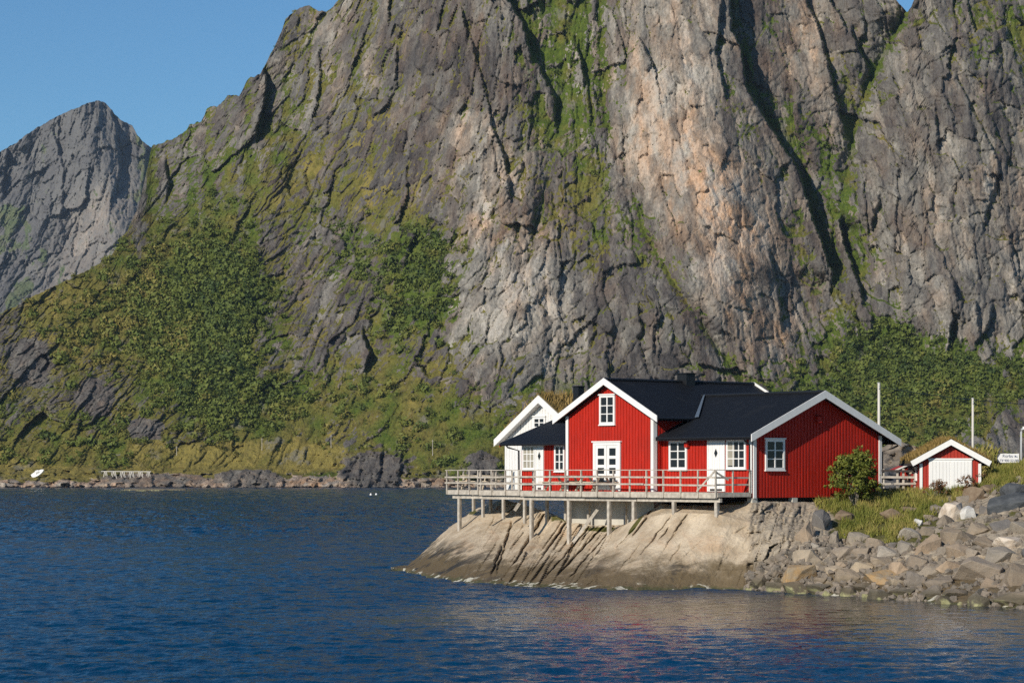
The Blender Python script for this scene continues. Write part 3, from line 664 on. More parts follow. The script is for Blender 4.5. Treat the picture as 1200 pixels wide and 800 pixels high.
# wind waves as real relief: fine near the headland, coarser towards the far shore
wpx = np.concatenate([[-9000,-3000,-1000,-400,-180], np.arange(-90, 1291, 3.0), [1400,1700,2400,4500,9000]])
wdl = [4.0, 15.0, 30.0, 48.0]; dd = 57.0
while dd < 860: wdl.append(dd); dd += .15*max(1.0, (dd/95))**1.6
wdl = np.array(wdl + [880.0, 1000.0, 1950.0, 3900.0])
WX = (wpx[:,None]-600)/F*wdl[None]; WY = np.repeat(wdl[None], len(wpx), 0)
qx, qy = WX-10.7, WY-114.0
gn = fbm(WX/30, WY/60, 3, 160)
qa = .766*qx+.643*qy+7*gn; qb = .643*qx-.766*qy+5*gn
lee = sstep(-36, -14, qa)*sstep(3, 16, qb)
gs = 1 + .45*fbm(WX/26, WY/80, 3, 165)
ca_, sa_ = math.cos(.35), math.sin(.35)
rx, ry = ca_*WX+sa_*WY, -sa_*WX+ca_*WY
cell = np.gradient(wdl)[None]
hgt = (.07+.20*sstep(120,260,WY))*fbm(rx/4.5, ry/2.6, 2, 170) + .085*fbm(rx/2.0, ry/.95, 2, 172)*sstep(1.2, .5, cell) + .040*fbm(WX/.85, WY/.40, 2, 174)*sstep(.5, .2, cell)
WZ = 1.15*hgt*gs*(1-.66*lee)*sstep(40, 58, WY)*sstep(870, 850, WY)
WZ[:5] = 0; WZ[-5:] = 0
nwx, nwy = WX.shape; idx = np.arange(nwx*nwy).reshape(nwx, nwy)
wq = np.stack([idx[:-1,:-1], idx[1:,:-1], idx[1:,1:], idx[:-1,1:]], -1).reshape(-1,4)
water = fast_mesh('water', np.stack([WX, WY, WZ], -1).reshape(-1,3), quad=wq, mat=M['water'], smooth=True, attrs=dict(lee=lee.ravel()))
tag(water, kind='structure')

# ------------------------------------------------------------------ the headland the house stands on
WATER = [(455,667),(478,671),(500,676),(530,680),(560,683),(600,686),(650,688.5),(720,691.5),(780,690.5),(840,690),(880,690.5),(930,694),(1000,698),(1060,703),(1120,707.5),(1200,713),(1300,722),(1420,736)]
MIDL = [(455,664.5,131,0),(478,665.5,127.6,0),(500,660,126.4,0),(530,640,126,0),(560,634,124.5,0),(590,630,124,0),(623,630,122.5,0),(667,636,120.4,0),(714,627,118.3,0),(743,608,117,0),(790,600,115,0),(840,602,112.9,0),
        (880,612,112.5,0),(930,632,110.5,0),(1000,640,109.5,0),(1060,642,107.5,0),(1120,640,106,0),(1200,632,104.5,0),(1300,630,102,0),(1420,630,100,0)]
CREST = [(455,664,133),(478,662,131),(490,652,131),(510,633,132),(530,615,132.5),(545,604.5,133),(560,595,133),(577,588,132.5),(592,585,131.5),(610,590,129),(640,599,124.5),(667,612,121.8),(700,616,120.2),(735,614,119.4),(760,600,118.2),(775,589.5,117.3),(792,592,116.4),
         (840,592,115),(862,588,114.5),(882,586.5,114.2),(930,588,115.5),(972,588,117),(1000,583,117.5),(1035,579.5,118),(1075,577,118),(1100,575.5,118),(1135,573,118),(1152,566,118.5),(1166,553,119),(1182,549,119),(1200,546,119),(1260,540,120),(1420,536,124)]
na, nb = 820, 300
hx = np.linspace(458, 1400, na)
wy_, my_, cy_ = lin(WATER, hx), lin([(a,b) for a,b,_,_ in MIDL], hx), lin([(a,b) for a,b,_ in CREST], hx)
wd_ = CAM_Z*F/(wy_-HOR); md_ = lin([(a,c) for a,_,c,_ in MIDL], hx); cd_ = lin([(a,c) for a,_,c in CREST], hx)
def smooth1(a, r=9):
    k = np.hanning(2*r+1); k /= k.sum(); return np.convolve(np.pad(a, r, mode='edge'), k, 'valid')
my_, md_, cd_ = smooth1(my_), smooth1(md_), smooth1(cd_, 5)
tb = np.linspace(-.06, 1, nb)
HX = np.repeat(hx[:,None], nb, 1); T = np.repeat(tb[None], na, 0)
ky = .5
HY = np.where(T < ky, wy_[:,None]+(my_-wy_)[:,None]*T/ky, my_[:,None]+(cy_-my_)[:,None]*(T-ky)/(1-ky))
HD = np.where(T < ky, wd_[:,None]+(md_-wd_)[:,None]*T/ky, md_[:,None]+(cd_-md_)[:,None]*(T-ky)/(1-ky))
def blur_t(a, r):
    k = np.hanning(2*r+1); k /= k.sum()
    return np.stack([np.convolve(np.pad(row, r, mode='reflect', reflect_type='odd'), k, 'valid') for row in a])
HD = blur_t(HD, 22)
edge_fade = np.clip((1-T)/.08, 0, 1)
crag = sstep(872, 884, HX + 7*fbm(HY/14, HX*0, 3, 200))*sstep(985, 955, HX)
bank = sstep(955, 985, HX)
slab = (1-crag)*(1-bank)
# smooth slab with long cracks leaning like '/', crag of upright flakes, loose bank
us = HX + .62*(HY-640)
cr = 1-np.abs(perlin(us/21, HY/95, 210))*2
zone = np.exp(-((HX-640-(640-HY)*.5)/75)**2)
cuts = np.zeros_like(HX)
crr = np.random.default_rng(8)
extra = []
for _ in range(26):
    a0 = crr.uniform(560, 790); b0 = crr.uniform(620, 682); ln_ = crr.uniform(14, 46)
    extra.append((a0, b0, a0+ln_*crr.uniform(.5,.95), b0-ln_, crr.uniform(.8,1.5), crr.uniform(.08,.2)))
for x0, y0, x1, y1, w, dp in extra+[(583,668,600,612,1.7,.7),(603,660,640,600,1.8,.45),(622,672,668,606,1.7,.4),(640,676,690,618,1.6,.4),(655,672,712,612,2.2,.5),(668,676,722,614,1.6,.3),(742,628,768,592,2.2,.35),(577,672,588,640,1.8,.6),(690,660,700,640,1.2,.2)]:
    lx = x0 + (x1-x0)*(HY-y0)/(y1-y0) + 2.5*fbm(HY/9, HX*0+x0, 2, 230)
    cuts += 1.7*dp*np.exp(-((HX-lx)/(w*.75))**2)*sstep(y1-6, y1+6, HY)*sstep(y0+6, y0-6, HY)
sf, se, _ = facets(us/34, HY/60, 21, .7)
rel_slab = .30*fbm(us/60, HY/60, 4, 220) + .10*sf + .16*zone*np.clip(cr, 0, 1)**4 + .35*zone*np.abs(perlin(us/13, HY/70, 233)) + .34*zone*facets(us/9, HY/46, 237, 1.3)[0] + .13*facets(us/5+3, HY/19, 238, 1.2)[0]*(.25+.75*zone) + cuts
uc = HX + .25*(HY-640)
cf, ce, _ = facets(uc/11, HY/30, 22, 1.2); cf2, ce2, _ = facets(uc/4.5, HY/12, 23, 1.2)
rel_crag = .34*cf + .16*cf2 + .6*fbm(uc/20, HY/40, 4, 240) + .15*np.exp(-(ce/.08)**2)
rel_bank = .5*fbm(HX/22, HY/14, 4, 250) + .15*fbm(HX/5, HY/4, 2, 255)
low_t = np.clip((T+.02)/.1, 0, 1)
HD = HD + (rel_slab*slab + rel_crag*crag + rel_bank*bank)*edge_fade*(.35+.65*low_t)
crest_n = np.clip(T, 0, 1)**6
HYn = HY + crest_n*(1.2*fbm(HX/9, HX*0, 3, 260) + (HX < 620)*1.0*fbm(HX/4, HX*0, 2, 262))
hX = (HX-600)/F*HD; hZ = CAM_Z-(HYn-HOR)*HD/F
co = np.stack([hX, HD, hZ], -1)
tails = []
top = co[:,-1]
back = np.interp(hx, [458, 480, 560, 620, 900, 1420], [.8, 1.5, 5, 9, 26, 40])
for fr_, dz in ((.06,.02),(.2,.05),(.45,.08),(.7,.1),(1.0,.2),(1.12,3.0),(1.25,7.0)):
    t_ = top.copy(); t_[:,1] += back*fr_; t_[:,0] *= t_[:,1]/top[:,1]; t_[:,2] -= dz
    t_[:,2] += (.10*fbm(t_[:,0]/1.5, t_[:,1]/1.5, 3, 270) if fr_ <= 1 else 0)
    tails.append(t_[:,None])
co = np.concatenate([co]+tails, 1); n1 = co.shape[1]
idx = np.arange(na*n1).reshape(na, n1)
quads = np.stack([idx[:-1,:-1], idx[1:,:-1], idx[1:,1:], idx[:-1,1:]], -1).reshape(-1, 4)
ext = lambda a: np.concatenate([a]+[a[:,-1:]]*len(tails), 1).ravel()
stain = sstep(600, 520, HX) + sstep(-.1, .5, fbm(HX/60, HX*0, 3, 280)) * sstep(860, 760, HX)
moss_ = .55*np.exp(-((HX-655)/28)**2-((HY-607)/7)**2) + .75*np.exp(-((HX-705)/26)**2-((HY-620)/4)**2) + .8*np.exp(-((HX-862)/16)**2-((HY-589)/3)**2) + bank*(.42+.33*sstep(1115,1095,HX))*sstep(.40,.62,T) + .9*np.exp(-((HX-748-(HY-610)*-.7)/3)**2)*sstep(632,620,HY)*slab + .7*np.exp(-((HX-552)/12)**2-((HY-600)/4)**2)
headland = fast_mesh('ground', co.reshape(-1,3), quad=quads, mat=M['granite'], smooth=True,
                     attrs=dict(crag=ext(np.clip(crag+bank, 0, 1)), stain=ext(np.clip(stain, 0, 1)), moss=ext(moss_)))
tag(headland, kind='structure')
def on_bank(px, py):
    """distance of the headland surface under a photo pixel"""
    i = int(np.clip(np.searchsorted(hx, px), 1, na-1))
    col = HYn[i]; j = int(np.argmin(np.abs(col-py)))
    return HD[i, j]

# a knoll of bare rock and turf behind the boathouse, the track in front of it
KN = [(1000,556),(1020,540),(1034,524),(1044,518.5),(1056,517),(1066,521),(1078,524),(1090,529),(1110,536),(1135,531),(1148,524),(1158,522),(1168,528),(1180,538),(1195,541),(1230,532),(1300,520),(1420,516)]
kx = np.linspace(1000, 1420, 260); kt = np.linspace(0, 1, 70)
KX = np.repeat(kx[:,None], 70, 1)
ktop = lin(KN, kx) + 1.3*fbm(kx/7, kx*0, 3, 300)
KY = 585 + (ktop[:,None]-585)*kt[None]
KD = 131 + 8*kt[None]**1.5 + KX*0
kf, _, kid = facets(KX/12, KY/9, 31, 1.1)
KD = KD + (.9*kf + 1.3*fbm(KX/25, KY/16, 4, 305))*sstep(.22, .35, kt)[None]
kc = np.stack([(KX-600)/F*KD, KD, CAM_Z-(KY-HOR)*KD/F], -1)
kt2 = []
for dd, dz in ((10,.3),(35,2),(50,6)):
    t_ = kc[:,-1].copy(); t_[:,1] += dd; t_[:,0] *= t_[:,1]/kc[:,-1,1]; t_[:,2] -= dz; kt2.append(t_[:,None])
kc = np.concatenate([kc]+kt2, 1); n1 = kc.shape[1]
idx = np.arange(260*n1).reshape(260, n1)
kq = np.stack([idx[:-1,:-1], idx[1:,:-1], idx[1:,1:], idx[:-1,1:]], -1).reshape(-1,4)
def knoll_mat():
    m = NT('knoll_rock_and_turf'); co_ = m.coord('Object'); n = m.noise(co_, .5, 6, .62); f = m.noise(co_, 4, 4, .7)
    rock = m.mix(m.ramp(n, .35, .65), (.17,.135,.10), (.33,.27,.20)); rock = m.mix(m.ramp(f, .5, .7, 0, .6), rock, (.13,.11,.09))
    turf = m.mix(f, (.06,.06,.014), (.22,.16,.045))
    c = m.mix(m.ramp(m.math('ADD', m.attr('moss'), m.math('MULTIPLY', m.math('SUBTRACT', n, .5), 1.3)), .4, .6), rock, turf)
    c = m.mix(m.attr('tar'), c, m.mix(f, (.075,.075,.077), (.11,.11,.11)))
    m.bump(m.math('ADD', n, m.math('MULTIPLY', f, .3)), .3, .9)
    return m.out(c, .9)
km = .15 + .75*sstep(1082, 1110, KX) - .35*np.exp(-((KX-1152)/12)**2)
tar = sstep(1076, 1070, KX)*sstep(.60, .56, np.repeat(kt[None], 260, 0))
ext2 = lambda a: np.concatenate([a]+[a[:,-1:]]*3, 1).ravel()
knoll = fast_mesh('hill_behind_boathouse', kc.reshape(-1,3), quad=kq, mat=knoll_mat(), smooth=True, attrs=dict(moss=ext2(km), tar=ext2(tar)))
tag(knoll, kind='structure')

# ------------------------------------------------------------------ house frame: x along A (into the picture, right), y to the left along the front
ALPHA, D0 = math.radians(40), 114.0
C0 = Vector(((882-600)/F*D0, D0, 0))
AX = Vector((math.cos(ALPHA), math.sin(ALPHA), 0)); LX = Vector((-math.sin(ALPHA), math.cos(ALPHA), 0))
def a_at(px, y):                 # x of the house frame seen at column px on the plane y
    P = C0+LX*y; k = (px-600)/F; return (k*P.y-P.x)/(AX.x-k*AX.y)
def y_at(px, a):
    P = C0+AX*a; k = (px-600)/F; return (k*P.y-P.x)/(LX.x-k*LX.y)
def z_at(py, a, y):
    return CAM_Z-(py-HOR)*(C0+AX*a+LX*y).y/F

def board_wall(name, mat, parent, s0, s1, z0, top, frame, pitch=.2, over=.13, proud=.028, back=.12):
    """vertical board-on-board cladding; frame(s, n, z) -> point; n is outward"""
    mb = MB()
    knots = sorted({s0, s1, *[k for k in top[1] if s0 < k < s1]})
    def wallpiece(a, b, n0, n1):
        ks = [a]+[k for k in top[1] if a+1e-4 < k < b-1e-4]+[b]
        pts = [(a, z0), (b, z0)]+[(k, top[0](k)) for k in reversed(ks)]
        A_ = [frame(s, n1, z) for s, z in pts]
        off = frame(0, n0, 0)-frame(0, n1, 0)
        mb.prism(A_, off)
    wallpiece(s0, s1, -back, 0)
    s = s0+.03
    while s+over < s1:
        wallpiece(s, s+over, .0, proud); s += pitch
    return mb.build(name, mat, parent)

def window(parent, frame, s, z, w, h, cols=2, rows=3, name='window', pane='glass', fw=.11, hood=True, mull=.07):
    """white frame with mullions standing proud of the boards, panes behind it; s, z = centre bottom"""
    mb = MB()
    def bx(s0, s1, z0, z1, n0, n1):
        a = [frame(s0,n1,z0), frame(s1,n1,z0), frame(s1,n1,z1), frame(s0,n1,z1)]
        mb.prism(a, frame(0,n0,0)-frame(0,n1,0))
    L, R = s-w/2, s+w/2
    bx(L, L+fw, z, z+h, .02, .09); bx(R-fw, R, z, z+h, .02, .09)
    bx(L+fw, R-fw, z, z+fw, .02, .09); bx(L+fw, R-fw, z+h-fw, z+h, .02, .09)
    if hood: bx(L-.05, R+.05, z+h, z+h+.06, .02, .13); bx(L-.03, R+.03, z-.05, z, .02, .12)
    iw, ih = w-2*fw, h-2*fw
    for i in range(1, cols):
        x = L+fw+iw*i/cols; bx(x-mull/2, x+mull/2, z+fw, z+h-fw, .02, .08)
    for j in range(1, rows):
        y = z+fw+ih*j/rows
        for i in range(cols):
            a = L+fw+iw*i/cols+(mull/2 if i else 0); b = L+fw+iw*(i+1)/cols-(mull/2 if i < cols-1 else 0)
            bx(a, b, y-.02, y+.02, .02, .075)
    fr = mb.build(name, M['white'], parent)
    pb = MB(); a = [frame(L+fw*.5,.05,z+fw*.5), frame(R-fw*.5,.05,z+fw*.5), frame(R-fw*.5,.05,z+h-fw*.5), frame(L+fw*.5,.05,z+h-fw*.5)]
    pb.prism(a, frame(0,.03,0)-frame(0,.05,0))
    pb.build('pane', M[pane], fr)
    return fr

MY0_ = 5.86
def slab_roof(mb, *pts, th=None):
    """a roof slope as a slab th thick, downwards"""
    pts, th = pts[:-1], pts[-1]
    mb.prism(list(pts), (0,0,-th))

fr_y = lambda y0, sgn=-1: (lambda s, n, z: Vector((s, y0+sgn*n, z)))       # walls along x, facing right (-y)
fr_x = lambda x0: (lambda s, n, z: Vector((x0-n, s, z)))                   # walls along y, facing the water (-x)

house = empty('red_house', C0, ALPHA)
tag(house, 'red board-clad house with black roofs and white trim behind the timber deck', 'house')
ZB = 3.86
# --- right wing, its gable to the right
WG = 8.46; WA = 4.25; W_SL = .425; W_AP = 8.62
wtop = (lambda s: W_AP-.16-abs(s-WA)*W_SL, [WA])
board_wall('gable_wall', M['red'], house, 0, WG, ZB, wtop, fr_y(0), pitch=.205)
board_wall('eave_wall', M['red'], house, 0, 6.2, ZB+.2, (lambda s: W_AP-.2-WA*W_SL, []), fr_x(0))
board_wall('rear_wall', M['red'], house, 0, 6.2, ZB, (lambda s: W_AP-.2-WA*W_SL, []), lambda s, n, z: Vector((WG+n, s, z)))
ov = .42
ez = lambda a: W_AP-abs(a-WA)*W_SL
xl, xr = -.50, 9.35
mb = MB()
slab_roof(mb, (xl,-ov,ez(xl)), (xl,MY0_-.09,ez(xl)), (-.33,MY0_-.09,ez(-.33)), (WA,8.7,W_AP), (WA,-ov,W_AP), .16)
slab_roof(mb, (xr,8.7,ez(xr)), (xr,-ov,ez(xr)), (WA+.001,-ov,W_AP), (WA+.001,8.7,W_AP), .16)
wing_roof = mb.build('roof', M['roof'], house)
mb = MB(); mb.tube([(WA,-ov,W_AP+.02),(WA,7.6,W_AP+.02)], .09); mb.build('ridge_cap', M['black_metal'], wing_roof)
def bargeboards(y0, y1, tips, apex, slope_l, slope_r, width=.34, parent=house, axis='x', name='bargeboard'):
    """two white boards under the verge; tips along s, apex (s, z)"""
    for tip, sl in zip(tips, (slope_l, slope_r)):
        mb = MB(); s0, z0 = apex
        zt = z0-abs(tip-s0)*sl
        pts = [(s0,z0),(tip,zt),(tip,zt-width*1.05),(s0,z0-width*1.12)]
        P = [Vector((s,y0,z)) if axis == 'x' else Vector((y0,s,z)) for s, z in pts]
        off = (0,y1-y0,0) if axis == 'x' else (y1-y0,0,0)
        mb.prism(P, off); mb.build(name, M['white'], parent)
bargeboards(-ov-.05, -ov-.005, (xl-.03, xr+.03), (WA, W_AP+.09), W_SL, W_SL, .31)
for a in (-.01, WG-.17):
    mb = MB(); mb.box((a,-.075,ZB-.02),(a+.18,-.03,ez(a)-.2)); mb.build('corner_board', M['white'], house)
mb = MB(); mb.box((-.075,.0,ZB+.2),(-.03,.16,ez(0)-.2)); mb.build('corner_board', M['white'], house)
mb = MB(); mb.tube([(xl+.02,-ov,ez(xl)-.06),(xl+.02,5.5,ez(xl)-.06)], .07); mb.build('gutter', M['black_metal'], house)
mb = MB(); mb.tube([(xr-.02,-ov+.1,ez(xr)-.2),(xr-.15,-ov+.3,ez(xr)-.32),(WG+.1,-.02,ez(xr)-.5),(WG+.1,-.02,ZB)], .045); mb.build('downpipe', M['black_metal'], house)
mb = MB(); mb.tube([(xl+.05,.1,ez(xl)-.12),(xl+.1,.1,ez(xl)-.2),(-.09,.1,ez(xl)-.4),(-.09,.1,ZB+.25)], .04); mb.build('downpipe', M['black_metal'], house)
s0, s1 = a_at(897.5,-.09), a_at(920,-.09)
zb, zt = z_at(550.5,(s0+s1)/2,0), z_at(514.5,(s0+s1)/2,0)
window(house, fr_y(0), (s0+s1)/2, zb, s1-s0, zt-zb)
la = a_at(957,0); lz = z_at(495,la,0)
mb = MB(); mb.box((la-.14,-.2,lz),(la+.14,-.03,lz+.05)); mb.box((la-.12,-.18,lz+.05),(la+.12,-.03,lz+.28)); mb.poly([(la-.16,-.22,lz+.28),(la+.16,-.22,lz+.28),(la+.16,-.03,lz+.36),(la-.16,-.03,lz+.36)],[(0,1,2,3)])
mb.build('wall_lamp', M['red'], house)
# skirting gap with its shade painted in, and footings
mb = MB(); mb.box((.25,.25,3.2),(WG-.2,6.0,ZB)); mb.build('foundation', M['gap_shade'], house)  # near-black block stands in for the shade under the wing
for a in (.12, 2.7, 5.2, 8.2):
    mb = MB(); mb.box((a-.16,-.02,3.2),(a+.16,.3,ZB-.01)); mb.build('footing', M['concrete'], house)
# eave wall: small window, white door with diamond light, window beside it
EF = fr_x(0)
s1, s0 = y_at(783.5,-.09), y_at(804.5,-.09)
window(house, EF, (s0+s1)/2, z_at(550,0,s0), s1-s0, z_at(516,0,s0)-z_at(550,0,s0))
def door(parent, frame, s, z, w, h, diamond=True, side=None):
    mb = MB()
    def bx(m_, s0, s1_, z0, z1, n0, n1):
        m_.prism([frame(s0,n1,z0), frame(s1_,n1,z0), frame(s1_,n1,z1), frame(s0,n1,z1)], frame(0,n0,0)-frame(0,n1,0))
    bx(mb, s-w/2, s+w/2, z, z+h, .02, .07)
    for k in range(5):                                  # upright boards of the leaf
        a = s-w/2+.09+(w-.18)*k/5; bx(mb, a+.006, a+(w-.18)/5-.006, z+.08, z+h-.1, .071, .085)
    bx(mb, s-w/2-.08, s-w/2, z, z+h+.08, .02, .1); bx(mb, s+w/2, s+w/2+.08, z, z+h+.08, .02, .1); bx(mb, s-w/2, s+w/2, z+h, z+h+.08, .02, .1)
    d = mb.build('door', M['white'], parent)
    if diamond:
        g = MB(); cz = z+h*.77
        g.prism([frame(s,.1,cz-.2), frame(s+.11,.1,cz), frame(s,.1,cz+.2), frame(s-.11,.1,cz)], frame(0,.086,0)-frame(0,.1,0)); g.build('pane', M['glass'], d)
    hh = MB(); hs = s+(w/2-.12)*(1 if side is None else side)
    hh.bar(frame(hs,.07,z+1.0), frame(hs,.13,z+1.0), .03); hh.bar(frame(hs,.13,z+1.0), frame(hs-.11,.13,z+1.0), .025); hh.build('handle', M['steel'], d)
    k = MB(); bx(k, s-w/2+.1, s+w/2-.1, z+.03, z+.12, .086, .095); k.build('kick_plate', M['dark_wood'], d)
    return d
DZ = 4.13
s1, s0 = y_at(829.5,-.1), y_at(848,-.1)
door(house, EF, (s0+s1)/2, DZ, s1-s0-.05, 2.25)
s1, s0 = y_at(848.5,-.1), y_at(873.5,-.1)
window(house, EF, (s0+s1)/2-.05, z_at(549.5,0,s0), s1-s0-.12, z_at(515,0,s0)-z_at(549.5,0,s0), 3, 3, fw=.1, mull=.045)
mb = MB(); wy1 = s1-.1; mb.box((-.052,wy1-.5,z_at(548,0,s0)+.1),(-.0505,wy1-.06,z_at(517,0,s0)-.05)); mb.build('curtain', M['curtain'], house)
mb = MB(); mb.box((-.19,y_at(807,0)-.1,z_at(524,0,4)),(-.03,y_at(807,0)+.1,z_at(518,0,4))); mb.build('wall_lamp', M['red'], house)
# --- main house, its gable to the water
MY0, MY1, MX, ML = 5.86, 11.97, -.5, 9.1
MC = (MY0+MY1)/2; M_AP = 9.33; M_SL = .5
mtop = (lambda s: M_AP-.18-abs(s-MC)*M_SL, [MC])
board_wall('gable_wall', M['red'], house, MY0, MY1, 4.0, mtop, fr_x(MX), pitch=.205)
zt_m = M_AP-.18-(MC-MY0)*M_SL
board_wall('side_wall', M['red'], house, MX, ML-.5, 4.0, (lambda s: zt_m, []), fr_y(MY0))
board_wall('side_wall', M['red'], house, MX, ML-.5, 4.0, (lambda s: zt_m, []), fr_y(MY1, 1))
board_wall('gable_wall', M['red'], house, MY0, MY1, 4.0, mtop, lambda s, n, z: Vector((ML-.5+n, s, z)))
mez = lambda y: M_AP-abs(y-MC)*M_SL
yl, yr, xf, xb = MC+3.62, MC-3.62, MX-.36, ML
mb = MB()
slab_roof(mb, (xb,yr,mez(yr)), (xf,yr,mez(yr)), (xf,MC,M_AP), (xb,MC,M_AP), .16)
slab_roof(mb, (xf,yl,mez(yl)), (xb,yl,mez(yl)), (xb,MC+.001,M_AP), (xf,MC+.001,M_AP), .16)
main_roof = mb.build('roof', M['roof'], house)
mb = MB(); mb.tube([(xf,MC,M_AP+.02),(xb,MC,M_AP+.02)], .09); mb.build('ridge_cap', M['black_metal'], main_roof)
bargeboards(xf-.05, xf-.005, (yr-.03, yl+.03), (MC, M_AP+.09), M_SL, M_SL, .28, axis='y')
bargeboards(xb+.05, xb+.005, (yr-.03, yl+.03), (MC, M_AP+.12), M_SL, M_SL, .36, axis='y')
for y in (MY0-.01, MY1-.16):
    mb = MB(); mb.box((MX-.078,y,4.05),(MX-.03,y+.17,mez(y+.08)-.16)); mb.build('corner_board', M['white'], house)
mb = MB(); mb.box((MX-.078,MY0-.04,4.05),(MX+.14,MY0-.031,zt_m)); mb.build('corner_board', M['white'], house)
mb = MB(); mb.tube([(xf+.05,yr+.02,mez(yr)-.06),(3.2,yr+.02,mez(yr)-.06)], .07); mb.build('gutter', M['black_metal'], house)
MF = fr_x(MX)
s1, s0 = y_at(702,MX-.09), y_at(720,MX-.09)
window(house, MF, (s0+s1)/2, z_at(497,MX,s0), s1-s0, z_at(462.5,MX,s0)-z_at(497,MX,s0))
s1, s0 = y_at(695,MX-.09), y_at(726.5,MX-.09)
mid, hw = (s0+s1)/2, (s1-s0)/2
mb = MB()
def bxm(m_, a, b, z0, z1, n0, n1): m_.prism([MF(a,n1,z0), MF(b,n1,z0), MF(b,n1,z1), MF(a,n1,z1)], MF(0,n0,0)-MF(0,n1,0))
dz1 = z_at(518,MX,mid)
bxm(mb, mid-hw, mid-hw+.14, DZ, dz1, .02, .1); bxm(mb, mid+hw-.14, mid+hw, DZ, dz1, .02, .1); bxm(mb, mid-hw+.14, mid+hw-.14, dz1-.14, dz1, .02, .1)
bxm(mb, mid-hw-.07, mid+hw+.07, dz1, dz1+.06, .02, .14)
dfr = mb.build('door_frame', M['white'], house)
for sg in (-1, 1):                                       # the two glazed leaves
    a, b = sorted((mid+sg*.012, mid+sg*(hw-.15))); lf = MB(); w_ = b-a
    bxm(lf, a, a+.16, DZ+.04, dz1-.15, .03, .08); bxm(lf, b-.16, b, DZ+.04, dz1-.15, .03, .08)
    zs = np.linspace(DZ+.3, dz1-.28, 5)
    bxm(lf, a+.16, b-.16, DZ+.04, zs[0], .03, .08); bxm(lf, a+.16, b-.16, zs[4], dz1-.15, .03, .08)
    for z in zs[1:4]: bxm(lf, a+.16, b-.16, z-.07, z+.07, .03, .08)
    leaf = lf.build('door', M['white'], house)
    g = MB(); bxm(g, a+.1, b-.1, DZ+.2, dz1-.2, .04, .055); g.build('pane', M['glass'], leaf)
    hd = MB(); hs = mid+sg*.08; hd.bar(MF(hs,.08,DZ+1.0), MF(hs,.14,DZ+1.0), .03); hd.bar(MF(hs,.14,DZ+1.0), MF(hs+sg*.1,.14,DZ+1.0), .025); hd.build('handle', M['steel'], leaf)
# chimney on the main ridge, flashing in the valley, pale block foundation below
ca = a_at(804,MC); cz = z_at(437,ca,MC)
mb = MB(); mb.box((ca-.3,MC-.32,M_AP-.5),(ca+.3,MC+.32,cz-.06)); mb.box((ca-.35,MC-.37,cz-.06),(ca+.35,MC+.37,cz)); mb.build('chimney', M['black_metal'], main_roof, bevel=.01)
# valley: main slope z = M_AP-(MC-y)*M_SL meets wing slope z = W_AP-(WA-a)*W_SL
vy = lambda z: MC-(M_AP-z)/M_SL
va = lambda z: WA-(W_AP-z)/W_SL
z0v, z1v = mez(yr)-.02, W_AP
p0, p1 = Vector((va(z0v),vy(z0v),z0v+.05)), Vector((va(z1v),vy(z1v),z1v+.05))
mb = MB(); wv = Vector((-.22,-.16,.05)); wv2 = Vector((.1,.25,.09))
mb.prism([p0-Vector((.1,0,0)), p1, p1+Vector((-.04,-.15,.02)), p0+Vector((-.06,-.22,.02))], (0,0,.03)); mb.build('valley_flashing', M['flashing'], wing_roof)
mb = MB(); mb.box((MX+.12,MY0+.15,.6),(ML-1,MY1-.1,4.0)); mb.build('foundation', M['concrete'], house)
# --- left wing
LY1, L_SL = 16.05, .345
LE, LTIP = 6.44, 17.2
lx0, lrx = -.35, 3.3
lez = lambda a: LE+(a-lx0)*L_SL if a < lrx else LE+(lrx-lx0)*L_SL-(a-lrx)*L_SL
board_wall('eave_wall', M['red'], house, MY1, LY1, 4.0, (lambda s: LE+.02, []), fr_x(.1))
board_wall('end_wall', M['red'], house, .1, 6.4, 4.0, (lambda s: lez(s)-.14, [lrx]), fr_y(LY1, 1))
mb = MB()
slab_roof(mb, (lx0,MY1-.1,LE), (lx0,LTIP,LE), (lrx,LTIP,lez(lrx)), (lrx,MY1-.1,lez(lrx)), .14)
slab_roof(mb, (6.9,LTIP,lez(6.9)), (6.9,MY1-.1,lez(6.9)), (lrx+.001,MY1-.1,lez(lrx)), (lrx+.001,LTIP,lez(lrx)), .14)
left_roof = mb.build('roof', M['roof'], house)
mb = MB(); mb.prism([(lx0,LTIP+.03,LE-.02),(lrx,LTIP+.03,lez(lrx)-.02),(lrx,LTIP+.03,lez(lrx)-.2),(lx0,LTIP+.03,LE-.2)], (0,-.028,0)); mb.build('verge_board', M['red'], left_roof)
mb = MB(); mb.tube([(lx0-.02,MY1,LE-.08),(lx0-.02,LTIP-.05,LE-.08)], .065); mb.tube([(lx0,LTIP-.5,LE-.12),(lx0+.02,LTIP-.6,LE-.22),(.0,LY1+.1,LE-.38),(.02,LY1+.1,4.15)], .045); mb.build('gutter', M['black_metal'], house)
ca, cy = 3.2, y_at(678,3.2); cz = z_at(452,3.2,cy)
mb = MB(); mb.box((ca-.2,cy-.2,6.9),(ca+.2,cy+.2,cz-.06)); mb.box((ca-.24,cy-.24,cz-.06),(ca+.24,cy+.24,cz)); mb.build('chimney', M['black_metal'], left_roof, bevel=.01)
LF = fr_x(.1)
s1, s0 = y_at(611.5,0), y_at(626.5,0)
window(house, LF, (s0+s1)/2, z_at(550,.1,s0), s1-s0-.02, z_at(521.5,.1,s0)-z_at(550,.1,s0), 3, 3, pane='curtain', fw=.09, mull=.05)
s1, s0 = y_at(627.5,0), y_at(636,0)
door(house, LF, (s0+s1)/2, DZ, s1-s0-.1, 2.15)
s1, s0 = y_at(649,0), y_at(661,0)
window(house, LF, (s0+s1)/2, z_at(552,.1,s0), s1-s0, z_at(521,.1,s0)-z_at(552,.1,s0), 2, 3, fw=.1)

